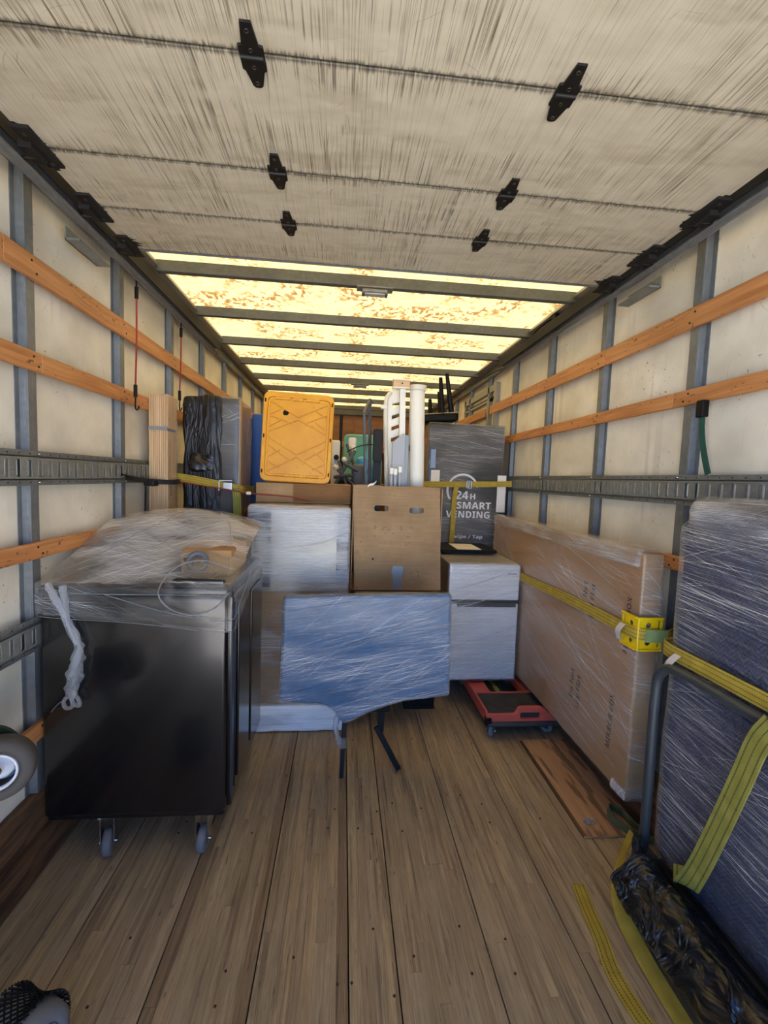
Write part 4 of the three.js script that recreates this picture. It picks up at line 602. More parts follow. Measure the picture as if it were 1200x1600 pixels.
{
  const c = thing('flat_carton', 'low brown carton under the yellow-lidded tote', 'box', [-0.23, 1.335, 2.95]);
  part(c, 'carton', bx(-0.52, 0.045, 1.336, 1.452, 2.7, 3.2, { r: 0.004 }), card); part(c, 'flap', bx(-0.3, 0.043, 1.345, 1.45, 2.694, 2.699), cardInside); part(c, 'side_flap', bx(0.046, 0.049, 1.36, 1.45, 2.72, 2.95), cardInside);
  const t = thing('storage_tote', 'storage tote on its side with a scuffed yellow lid facing out', 'tote', [-0.285, 1.455, 2.85]);
  const M = new THREE.Matrix4().compose(P(-0.288, 1.728, 2.765), new THREE.Quaternion().setFromEuler(new THREE.Euler(-0.06, 0.02, -0.03)), new THREE.Vector3(1, 1, 1)), L = (g) => matrixed(g, M);
  const W = 0.212, H = 0.272, lid = part(t, 'lid', L(uvBox(plate(roundRect(-W, -H, W, H, 0.05), 0.016, { bevel: 0.004, curve: 8 }))), yellowPlastic);
  part(lid, 'lid_rim', L(uvBox(plate(roundRect(-W, -H, W, H, 0.05), 0.034, { bevel: 0.006, curve: 8, holes: [roundRect(-W + 0.026, -H + 0.034, W - 0.026, H - 0.034, 0.03, THREE.Path)] }))), yellowPlastic);
  part(lid, 'lid_step', L(uvBox(plate(roundRect(-W + 0.026, -H + 0.034, W - 0.026, H - 0.034, 0.03), 0.022, { bevel: 0.003, holes: [roundRect(-W + 0.04, -H + 0.05, W - 0.04, H - 0.05, 0.02, THREE.Path)] }))), yellowPlastic);
  const x = (u) => lerp(-W + 0.042, W - 0.042, u), y = (v) => lerp(H - 0.05, -H + 0.05, v), seg = [];
  const S = (a, b, c2, d) => seg.push([x(a), y(b), x(c2), y(d)]);
  S(0, 0.02, 0.5, 0.22); S(0.5, 0.22, 1, 0.02); S(0, 0.2, 0.22, 0.1); S(0.78, 0.1, 1, 0.2); S(0, 0.22, 0.38, 0.3); S(0, 0.43, 0.5, 0.25); S(0.5, 0.25, 1, 0.43); S(0.62, 0.3, 1, 0.16); S(0, 0.36, 0.2, 0.27); S(0.8, 0.27, 1, 0.36);
  S(0, 0.52, 0.5, 0.73); S(0.5, 0.73, 1, 0.52); S(0, 0.62, 0.36, 0.8); S(0.64, 0.8, 1, 0.62); S(0, 0.98, 0.5, 0.76); S(0.5, 0.76, 1, 0.98); S(0, 0.78, 0.2, 0.68); S(0.8, 0.68, 1, 0.78); S(0, 0.84, 0.2, 0.92); S(0.8, 0.92, 1, 0.84);
  for (const [a, b, c2, d] of seg) part(lid, 'rib', L(uvBox((() => { const l = Math.hypot(c2 - a, d - b), g = new RoundedBoxGeometry(l, 0.006, 0.012, 1, 0.002); g.rotateZ(Math.atan2(d - b, c2 - a)); g.translate((a + c2) / 2, (b + d) / 2, 0.009); return g; })())), yellowPlastic);
  for (const [u, w] of [[0.15, 0.09], [0.42, 0.06], [0.68, 0.08]]) part(lid, 'tab', L(uvBox((() => { const g = new RoundedBoxGeometry(w, 0.016, 0.014, 1, 0.003); g.translate(x(u + 0.06), H - 0.04, 0.012); return g; })())), yellowPlastic);
  for (const [u, w] of [[0.2, 0.07], [0.5, 0.05], [0.8, 0.07]]) part(lid, 'tab', L(uvBox((() => { const g = new RoundedBoxGeometry(w, 0.014, 0.014, 1, 0.003); g.translate(x(u), -H + 0.042, 0.012); return g; })())), yellowPlastic);
  for (const sx of [-1, 1]) for (const v of [-0.85, 0, 0.86]) part(lid, 'slot', L((() => { const g = new RoundedBoxGeometry(0.009, 0.024, 0.004, 1, 0.002); g.translate(sx * (W - 0.012), v * H * 0.92, 0.0165); return g; })()), blackPlastic);
  part(lid, 'hole', L((() => { const s = []; for (let k = 0; k < 12; k++) { const a = k / 12 * 6.283; s.push([-0.078 + Math.cos(a) * 0.018 * (0.8 + 0.4 * lattice[k]), 0.147 + Math.sin(a) * 0.016 * (0.8 + 0.4 * lattice[k + 20])]); } const g = plate(s, 0.003); g.translate(0, 0, 0.0085); return g; })()), seamMat, 'ragged dark hole in the lid');
  part(t, 'tub', (() => { const g = new THREE.BoxGeometry(0.38, 0.5, 0.34); const p = g.attributes.position; for (let i = 0; i < p.count; i++) if (p.getZ(i) < 0) { p.setX(i, p.getX(i) * 0.82); p.setY(i, p.getY(i) * 0.84); } g.computeVertexNormals(); g.translate(0, 0, -0.178); return L(uvBox(g)); })(), greyPlastic);
}
// clutter further back, seen between tote and plastic parts
{
  const a = thing('teal_chair', 'teal plastic chair back standing far behind the open box', 'chair', [0.16, 0.9, 4.35]);
  part(a, 'backrest', uvBox(place(plate(roundRect(-0.18, -0.45, 0.2, 0.46, 0.06), 0.05, { bevel: 0.015 }), 0.17, 1.46, 4.35)), tealMat); part(a, 'backrest_panel', uvBox(place(plate(roundRect(-0.12, -0.3, 0.12, 0.34, 0.05), 0.02, { bevel: 0.006 }), 0.19, 1.5, 4.32)), std({ color: 0x5bbaa8, roughness: 0.5 })); part(a, 'seat', bx(0.0, 0.36, 0.92, 0.98, 4.0, 4.33, { r: 0.02 }), tealMat);
  for (const [x, d] of [[0.03, 4.05], [0.33, 4.05], [0.03, 4.32], [0.33, 4.32]]) part(a, 'leg', rod(P(x, 0.48, d), P(x, 0.95, d), 0.016), tealMat);
  const st = thing('carton', 'brown carton standing beneath the teal chair far back', 'box', [0.18, 0, 4.2]); part(st, 'carton', bx(-0.1, 0.45, 0, 0.48, 3.9, 4.5, { r: 0.006 }), card);
  const b = thing('blue_bag', 'crumpled bright blue bag behind the black frame', 'bag', [0.17, 1.242, 3.71]); part(b, 'bag', softBox(0.1, 0.24, 1.242, 1.68, 3.64, 3.78, { r: 0.05, amp: 0.03, freq: 12, n: 18 }), std({ color: 0x2f8fd0, roughness: 0.4 }));
  const f = thing('folded_frame', 'folded grey metal frame with white knobs beside the tote', 'frame', [0.02, 1.25, 3.3]);
  part(f, 'tubes', join([rod(P(-0.06, 1.45, 3.28), P(0.08, 1.7, 3.35), 0.012), rod(P(-0.05, 1.56, 3.28), P(0.12, 1.4, 3.3), 0.012), rod(P(-0.07, 1.5, 3.3), P(0.06, 1.52, 3.25), 0.014), rod(P(0.02, 1.75, 3.38), P(0.14, 1.42, 3.32), 0.014), rod(P(-0.04, 1.62, 3.3), P(0.03, 1.42, 3.26), 0.01), rod(P(0.0, 1.6, 3.24), P(0.1, 1.55, 3.3), 0.011)]), greyPlastic);
  for (const [x, y] of [[-0.06, 1.57], [0.0, 1.63], [0.06, 1.72]]) part(f, 'knob', (() => { const g = new THREE.SphereGeometry(0.02, 12, 8); g.translate(x, y, -3.26); return g; })(), whitePlastic); part(f, 'fabric', softBox(-0.08, 0.1, 1.25, 1.5, 3.28, 3.4, { r: 0.04, amp: 0.03, freq: 12, n: 18 }), rubber); part(f, 'seat_shell', softBox(0.06, 0.15, 1.3, 1.6, 3.3, 3.36, { r: 0.025, amp: 0.012, n: 16 }), greyPlastic); part(f, 'white_bracket', softBox(0.03, 0.085, 1.7, 1.8, 3.36, 3.4, { r: 0.012, amp: 0.008 }), whitePlastic);
  const g = thing('white_appliance', 'narrow white casing beside the right edge of the tote', 'casing', [-0.06, 1.26, 3.5]); part(g, 'casing', bx(-0.1, -0.035, 1.26, 1.78, 3.42, 3.6, { r: 0.01 }), whitePlastic); part(g, 'black_column', bx(-0.045, -0.02, 1.55, 2.0, 3.6, 3.66, { r: 0.004 }), blackPlastic); part(g, 'dial', (() => { const q = new THREE.CylinderGeometry(0.02, 0.02, 0.02, 16); q.rotateX(Math.PI / 2); q.translate(-0.06, 1.65, -3.415); return q; })(), blackPlastic);
  const gs = thing('carton', 'wide brown carton on the floor behind the tall wrapped carton', 'box', [-0.13, 0, 3.53]); part(gs, 'carton', bx(-0.66, 0.4, 0, 0.64, 3.22, 3.85, { r: 0.006 }), card); const gu = thing('carton', 'paler carton under the folded grey frame and blue bag', 'box', [-0.15, 0.641, 3.5]); part(gu, 'carton', bx(-0.66, 0.36, 0.641, 1.24, 3.22, 3.8, { r: 0.006 }), cardPale);
  const dk = thing('dark_cabinet', 'dark cabinet standing against the far bulkhead', 'cabinet', [-0.2, 0, 5.6]); part(dk, 'body', bx(-0.9, 0.0, 0, 1.7, 5.3, 5.9, { r: 0.008 }), applDark); part(dk, 'top_board', bx(-0.92, 0.02, 1.7, 1.73, 5.28, 5.92, { r: 0.005 }), bulkMat);
  const wd = thing('far_shelf', 'low wooden shelf unit below the far bulkhead', 'shelf', [0.45, 0, 6.0]); part(wd, 'side', bx(0.05, 0.09, 0, 1.85, 5.7, 6.2), slatMat); part(wd, 'side', bx(0.85, 0.89, 0, 1.85, 5.7, 6.2), slatMat); for (const y of [0.4, 0.9, 1.4, 1.83]) part(wd, 'shelf_board', bx(0.09, 0.85, y, y + 0.03, 5.7, 6.2), slatMat); part(wd, 'back', bx(0.09, 0.85, 0, 1.85, 6.18, 6.2), bulkMat);
}
// ------------------------------------------------------------------ vending-machine carton
{
  const t = thing('vending_carton', 'tall dark printed vending machine carton in clear film', 'box', [0.985, 0, 3.8]);
  part(t, 'carton', bx(0.675, 1.292, 0, 1.958, 3.525, 4.1, { r: 0.006, long: 'x' }), std({ color: 0x242321, roughness: 0.7 }));
  part(t, 'side_sheet', bx(0.671, 0.676, 0.02, 1.95, 3.53, 4.09, { long: 'z' }), std({ map: cardTex, color: 0xb8aa98, roughness: 0.8 }), 'plain brown side of the carton');
  part(t, 'red_mark', bx(0.669, 0.672, 1.8, 1.85, 3.6, 3.75), std({ color: 0xb05a48, roughness: 0.8 }));
  const ink = canvasTex(800, 1280, (c, w, h) => {                      // 0.62 m by 0.99 m
    c.fillStyle = '#252422'; c.fillRect(0, 0, w, h); const X = (x) => (x - 0.675) / 0.62 * w, Y = (y) => (1.955 - y) / 0.992 * h;
    c.strokeStyle = '#e6e6e2'; c.lineWidth = 22; c.beginPath(); c.arc(X(0.968), Y(1.43), 165, Math.PI * 0.8, Math.PI * 1.93); c.stroke();
    c.fillStyle = '#ecece8'; c.textAlign = 'left'; c.textBaseline = 'alphabetic';
    const text = (s, x, y, size, wide) => { c.save(); c.font = 'bold ' + size + 'px sans-serif'; const m = c.measureText(s).width; c.translate(X(x), Y(y)); c.scale(wide / 0.62 * w / m, 1); c.fillText(s, 0, 0); c.restore(); };
    text('24', 0.908, 1.358, 118, 0.112); text('H', 1.028, 1.358, 82, 0.056); text('SMART', 0.92, 1.279, 100, 0.296); text('VENDING', 0.836, 1.205, 98, 0.378); text('Swipe / Tap', 0.872, 1.034, 52, 0.286);
    c.strokeStyle = '#8a8a86'; c.lineWidth = 3; c.beginPath(); c.moveTo(X(0.8), Y(1.1)); c.lineTo(X(1.25), Y(1.1)); c.lineTo(X(1.25), Y(0.98)); c.stroke();
  });
  part(t, 'printed_front', (() => { const g = new THREE.PlaneGeometry(0.61, 0.985); g.translate(0.9835, 1.459, -3.5235); return g; })(), std({ map: ink, roughness: 0.6 }), 'front print reading 24H SMART VENDING, Swipe / Tap');
  part(t, 'stretch_film', softBox(0.664, 1.3, 0.5, 1.968, 3.515, 4.11, { r: 0.014, amp: 0.003, freq: 8, n: 24 }), film([...across(260, 0.8), { n: 60, angle: -0.2, spread: 0.15, len: [0.5, 1.5], width: [0.3, 1.8], alpha: [0.15, 0.6] }], { base: 0.06, gain: 0.7, su: 0.8, sv: 0.7, spec: 0.5 }));
  for (const [x, y0, y1] of [[0.732, 1.48, 1.585], [1.285, 1.26, 1.56]]) part(t, 'corner_guard', join([bx(x - 0.036, x + 0.036, y0, y1, 3.506, 3.512, { r: 0.002 })]), std({ color: 0xe8e4da, roughness: 0.6 }), 'white edge protector');
  part(t, 'film_patch', bx(0.69, 0.73, 1.6, 1.75, 3.511, 3.514, { r: 0.001 }), std({ color: 0x8aa0c0, roughness: 0.3 }), 'bluish glossy film patch');
  const s = thing('cargo_strap', 'yellow webbing strap with buckle across the printed vending carton', 'strap', [0.98, 1.47, 3.5]);
  part(s, 'webbing', ribbon([P(0.58, 1.47, 3.49), P(0.75, 1.472, 3.494), P(0.95, 1.478, 3.494), P(1.15, 1.485, 3.494), P(1.3, 1.492, 3.492), P(1.355, 1.495, 3.47)], new THREE.Vector3(0, 1, 0), 0.045, 0.005, 40), yellowWeb); part(s, 'loose_end', ribbon([P(0.905, 1.46, 3.488), P(0.893, 1.38, 3.485), P(0.889, 1.2, 3.487), P(0.886, 1.0, 3.488)], new THREE.Vector3(1, 0, 0.05), 0.038, 0.004, 24), yellowWeb); part(s, 'buckle', join([bx(0.985, 0.994, 1.445, 1.512, 3.478, 3.49, { r: 0.002 }), bx(1.022, 1.031, 1.445, 1.512, 3.478, 3.49, { r: 0.002 }), bx(0.985, 1.031, 1.503, 1.512, 3.478, 3.49, { r: 0.002 }), bx(0.985, 1.031, 1.445, 1.454, 3.478, 3.49, { r: 0.002 }), bx(1.0, 1.008, 1.45, 1.508, 3.476, 3.492, { r: 0.002 })]), chrome);
}
{ // upturned stool
  const t = thing('upturned_stool', 'black upholstered stool upside down on the vending carton', 'stool', [0.76, 1.968, 3.85]);
  part(t, 'seat', softBox(0.6, 0.94, 1.97, 2.05, 3.64, 3.98, { r: 0.03, amp: 0.002, n: 20, shape: (p) => { p[1] += (p[0] - 0.9) * 0.1 + 0.025; } }), blackPlastic);
  const nails = []; for (let k = 0; k < 26; k++) { const g = new THREE.SphereGeometry(0.0045, 6, 4), x = lerp(0.62, 0.925, k / 25); g.translate(x, 2.05 + (x - 0.9) * 0.1 + 0.018, -3.638); nails.push(g); } const nt = part(t, 'nail_trim', join(nails), std({ color: 0xd8cfae, metalness: 0.4, roughness: 0.4 })); nt.userData.kind = 'stuff';
  for (const [a, b] of [[P(0.89, 2.05, 3.7), P(0.823, 2.385, 3.66)], [P(0.8, 2.04, 3.66), P(0.768, 2.345, 3.64)], [P(0.756, 2.04, 3.95), P(0.75, 2.225, 3.97)], [P(0.69, 2.03, 3.92), P(0.678, 2.165, 3.94)]]) part(t, 'leg', rod(a, b, 0.026, 8, 0.015), blackPlastic);
  part(t, 'leg', rod(P(0.846, 2.05, 3.93), P(0.822, 2.29, 3.95), 0.022, 8, 0.013), blackPlastic);
}
// ------------------------------------------------------------------ small fridge on the red dolly
{
  const X0 = 0.705, X1 = 1.181, A = 2.79, t = thing('small_fridge', 'silver two-door mini fridge wrapped in film on the red dolly', 'fridge', [0.947, 0.178, 3.1]);
  part(t, 'cabinet', bx(X0 + 0.006, X1 - 0.004, 0.182, 0.955, A + 0.05, 3.46, { r: 0.008 }), std({ color: 0x35332f, roughness: 0.4 }));
  part(t, 'top_panel', bx(X0, X1, 0.95, 0.966, A + 0.03, 3.47, { r: 0.005 }), std({ color: 0x9c958a, roughness: 0.35 }));
  const u = part(t, 'freezer_door', bx(X0, X1, 0.725, 0.962, A, A + 0.048, { r: 0.008, long: 'x' }), brushed), l = part(t, 'fridge_door', bx(X0 + 0.004, X1, 0.186, 0.7, A, A + 0.048, { r: 0.008, long: 'x' }), brushed);
  part(l, 'handle_recess', bx(0.765, 1.165, 0.678, 0.712, A - 0.003, A + 0.02, { r: 0.004 }), blackPlastic); part(u, 'badge', bx(1.1, 1.155, 0.9, 0.907, A - 0.002, A), greyPlastic); part(t, 'door_gap', bx(X0 + 0.006, X1 - 0.004, 0.7, 0.726, A + 0.01, A + 0.05), blackPlastic);
  part(t, 'stretch_film', softBox(X0 - 0.008, X1 + 0.006, 0.18, 0.975, A - 0.01, 3.475, { r: 0.014, amp: 0.004, freq: 10, n: 26, long: 'x', ou: 0.45, ov: 0.3 }), filmDiag);
  for (const pts of [[P(X0, 0.4, A - 0.013), P(0.9, 0.46, A - 0.013), P(X1, 0.56, A - 0.013)], [P(X0, 0.78, A - 0.013), P(0.95, 0.86, A - 0.013), P(X1, 0.95, A - 0.013)]]) part(t, 'film_edge', tube(pts, 0.001, 20, 5), filmRope);
  const k = thing('black_tray', 'flat black device with a white paper on the small fridge', 'device', [0.92, 0.98, 3.3]);
  part(k, 'body', bx(0.72, 1.13, 0.984, 1.008, 3.1, 3.46, { r: 0.006 }), blackPlastic); part(k, 'paper', bx(0.84, 1.02, 1.008, 1.0095, 3.12, 3.4), paper); part(k, 'base_plate', bx(0.74, 1.11, 0.979, 0.985, 3.12, 3.44), greyPlastic);
}
{
  const t = thing('furniture_dolly', 'red plastic furniture dolly with grey carpeted deck and grey casters', 'dolly', [1.09, 0, 2.8]);
  const X0 = 0.87, X1 = 1.31, A = 2.41, B = 3.2, Y = 0.135;
  part(t, 'deck_side', bx(X0, X0 + 0.012, 0.095, Y + 0.028, A + 0.02, B, { r: 0.004, long: 'z' }), redPlastic); part(t, 'deck_side', bx(X1 - 0.012, X1, 0.095, Y + 0.028, A + 0.02, B, { r: 0.004, long: 'z' }), redPlastic);
  part(t, 'front_rail', uvBox(place(plate(((s) => { s.moveTo(X0, 0.1); s.lineTo(X0, 0.15); s.lineTo(1.03, 0.15); s.quadraticCurveTo(1.05, 0.152, 1.055, 0.175); s.quadraticCurveTo(1.06, 0.192, 1.08, 0.193); s.lineTo(1.19, 0.193); s.quadraticCurveTo(1.215, 0.192, 1.23, 0.172); s.quadraticCurveTo(1.245, 0.15, 1.27, 0.148); s.lineTo(X1, 0.148); s.lineTo(X1, 0.1); return s; })(new THREE.Shape()), 0.02, { bevel: 0.003, holes: [roundRect(1.075, 0.122, 1.195, 0.158, 0.008, THREE.Path)] }), 0, 0, A + 0.012)), redPlastic);
  part(t, 'deck', bx(X0 + 0.012, X1 - 0.012, 0.1, Y + 0.02, A + 0.022, 2.66, { r: 0.004, long: 'z' }), carpet); part(t, 'cross_rail', bx(X0, X1, 0.1, Y + 0.026, 2.66, 2.67, { r: 0.003 }), redPlastic); part(t, 'rear_deck', join([bx(X0 + 0.006, X0 + 0.11, 0.1, Y + 0.026, 2.67, B, { r: 0.004 }), bx(X1 - 0.1, X1 - 0.006, 0.1, Y + 0.026, 2.67, B, { r: 0.004 }), bx(X0, X1, 0.1, Y + 0.026, B - 0.1, B, { r: 0.004 })]), redPlastic);
  part(t, 'strap_web', bx(1.03, 1.06, 0.14, 0.144, 2.67, 3.1), greenWeb);
  part(t, 'bumper_bar', rod(P(X0 + 0.01, 0.092, A), P(X1, 0.092, A), 0.015, 14), tubeSteel); part(t, 'corner_cap', bx(X0 - 0.004, X0 + 0.03, 0.085, 0.13, A - 0.012, A + 0.03, { r: 0.006 }), blackPlastic);
  for (const [x, d, a] of [[0.912, 2.44, -0.5], [1.268, 2.48, 0.7], [0.912, 3.12, 0.3], [1.268, 3.12, 0.2]]) caster(t, x, d, 0.1, 0.04, 0.026, a, greyRubber, tubeSteel);
}
// ------------------------------------------------------------------ mirror carton along the right wall
{
  const X0 = 1.2, X1 = 1.298, Y0 = 0.2, Y1 = 1.243, A = 1.64, B = 3.4, t = thing('mirror_carton', 'long flat brown mirror carton on edge, film-wrapped, along the right wall', 'box', [1.25, Y0, 2.5]);
  part(t, 'carton', bx(X0 + 0.004, X1 - 0.004, Y0 + 0.004, Y1 - 0.004, A + 0.004, B - 0.004, { r: 0.012, long: 'z' }), card);
  const ink = canvasTex(1760, 1040, (c, w, h) => {                     // one pixel a millimetre; left is far
    c.fillStyle = '#a27a50'; c.fillRect(0, 0, w, h);
    for (let k = 0; k < 5000; k++) { c.fillStyle = rnd() < 0.5 ? 'rgba(70,46,24,0.05)' : 'rgba(210,170,120,0.05)'; c.fillRect(rnd(0, w), rnd(0, h), rnd(6, 90), rnd(1, 4)); }
    c.fillStyle = '#1c140e'; const X = (d) => (3.4 - d) * 1000, Yp = (y) => (1.24 - y) * 1000;
    const text = (s, d, y, size, tilt = 0) => { c.save(); c.translate(X(d), Yp(y)); c.rotate(-Math.PI / 2 + tilt); c.font = 'bold ' + size + 'px sans-serif'; c.fillText(s, 0, 0); c.restore(); };
    text('Do Not', 2.02, 0.88, 48); text('Lay Flat', 1.955, 0.87, 46); text('MIRROR BOX', 1.69, 0.8, 40, 0.02); text('Do Not', 2.09, 0.4, 48, 0.02); text('Lay Flat', 2.03, 0.37, 48, 0.03); text('MIRROR BOX', 1.76, 0.33, 42, 0.04);
    c.strokeStyle = '#6a4a2c'; c.lineWidth = 3; c.strokeRect(250, 30, 2, 980);
  });
  part(t, 'printed_side', (() => { const g = new THREE.PlaneGeometry(1.74, 1.02); g.rotateY(-Math.PI / 2); g.translate(X0 + 0.003, (Y0 + Y1) / 2, -(A + B) / 2); return g; })(), std({ map: ink, roughness: 0.8 }), 'handwritten words Do Not Lay Flat and MIRROR BOX');
  part(t, 'stretch_film', softBox(X0 - 0.006, X1 + 0.004, Y0 - 0.004, Y1 + 0.006, A - 0.008, B + 0.006, { r: 0.026, amp: 0.004, freq: 8, n: 34, long: 'z' }), film([{ n: 260, angle: -0.22, spread: 0.16, len: [0.2, 1.3], width: [0.25, 1.3], alpha: [0.15, 0.6] }, { n: 120, angle: 0.05, spread: 0.15, len: [0.2, 1.0], width: [0.25, 1.0], alpha: [0.12, 0.5] }, { n: 40, angle: -0.6, spread: 0.3, len: [0.3, 1.2], width: [0.4, 1.8], alpha: [0.3, 0.8] }], { base: 0.06, gain: 0.95, su: 1.2, sv: 1.0 }));
  part(t, 'film_band', softBox(X0 - 0.008, X1 + 0.005, Y1 - 0.07, Y1 + 0.01, A + 0.02, B + 0.006, { r: 0.02, amp: 0.004, n: 30, long: 'z' }), filmDense);
  part(t, 'film_corner', softBox(X0 - 0.01, X1 + 0.004, Y0 - 0.008, Y0 + 0.05, A - 0.012, A + 0.1, { r: 0.022, amp: 0.01, freq: 20, n: 16 }), filmTent);
  const E = (pts) => part(t, 'film_edge', tube(pts, 0.0012, 30, 5), filmRope);
  E([P(X0 - 0.009, 1.2, 3.3), P(X0 - 0.01, 0.95, 2.9), P(X0 - 0.01, 0.72, 2.3), P(X0 - 0.009, 0.55, 1.7)]); E([P(X0 - 0.009, 1.24, 2.6), P(X0 - 0.01, 1.15, 2.1), P(X0 - 0.009, 1.03, 1.68)]); E([P(X0 - 0.009, 0.55, 2.7), P(X0 - 0.01, 0.4, 2.2), P(X0 - 0.009, 0.3, 1.7)]); E([P(X0 - 0.009, 1.22, 3.38), P(X0 - 0.01, 1.05, 3.2), P(X0 - 0.01, 0.9, 3.05)]);
  const s = thing('cargo_strap', 'yellow webbing strap along the mirror carton under the corner protector', 'strap', [1.19, 0.92, 2.2]);
  part(s, 'webbing', ribbon([P(1.188, 0.883, 3.0), P(1.186, 0.888, 2.75), P(1.184, 0.912, 2.12), P(1.178, 0.918, 1.78), P(1.172, 0.92, 1.665), P(1.182, 0.92, 1.612), P(1.215, 0.918, 1.604), P(1.3, 0.915, 1.606), P(1.352, 0.914, 1.64)], new THREE.Vector3(0, 1, 0), 0.05, 0.004, 90), yellowWeb);
  part(s, 'faded_patch', ribbon([P(1.205, 0.918, 1.6), P(1.25, 0.917, 1.5995), P(1.298, 0.915, 1.6)], new THREE.Vector3(0, 1, 0), 0.052, 0.003, 12), webbing([120, 150, 96], [170, 186, 120], [80, 100, 60], []), 'greener worn stretch of strap');
  part(s, 'paper_tag', sheet(8, 3, (a, b) => ({ x: 1.168 - 0.012 * Math.sin(a * 4), y: lerp(0.94, 0.86, a), z: -(1.672 + b * 0.035 + a * 0.03) })), std({ color: 0xcfc6b8, roughness: 0.8, side: THREE.DoubleSide }));
  const c = thing('corner_protector', 'bright yellow plastic corner protector on the mirror carton edge', 'protector', [1.2, 0.92, 1.63]);
  const wing = (h) => plate(roundRect(0, -0.068, 0.1, 0.068, 0.008), 0.006, { bevel: 0.0015, holes: [0.035, -0.035].flatMap((y) => [0.04].map((x) => { const p = new THREE.Path(); p.absellipse(x, y, 0.0115, 0.0115, 0, Math.PI * 2); return p; })).concat([roundRect(0.08, 0.018, 0.087, 0.055, 0.002, THREE.Path), roundRect(0.08, -0.055, 0.087, -0.018, 0.002, THREE.Path)]) });
  part(c, 'front_wing', uvBox(place(wing(), 1.186, 0.92, 1.617)), brightYellow); part(c, 'side_wing', uvBox(place(wing(), 1.183, 0.92, 1.617, 0, Math.PI / 2, 0)), brightYellow);
  part(c, 'corner_rib', join([bx(1.178, 1.192, 0.852, 0.988, 1.609, 1.623, { r: 0.005 }), bx(1.19, 1.285, 0.98, 0.988, 1.606, 1.618, { r: 0.002 }), bx(1.19, 1.285, 0.852, 0.86, 1.606, 1.618, { r: 0.002 }), bx(1.174, 1.186, 0.98, 0.988, 1.62, 1.715, { r: 0.002 }), bx(1.174, 1.186, 0.852, 0.86, 1.62, 1.715, { r: 0.002 })]), brightYellow);
}
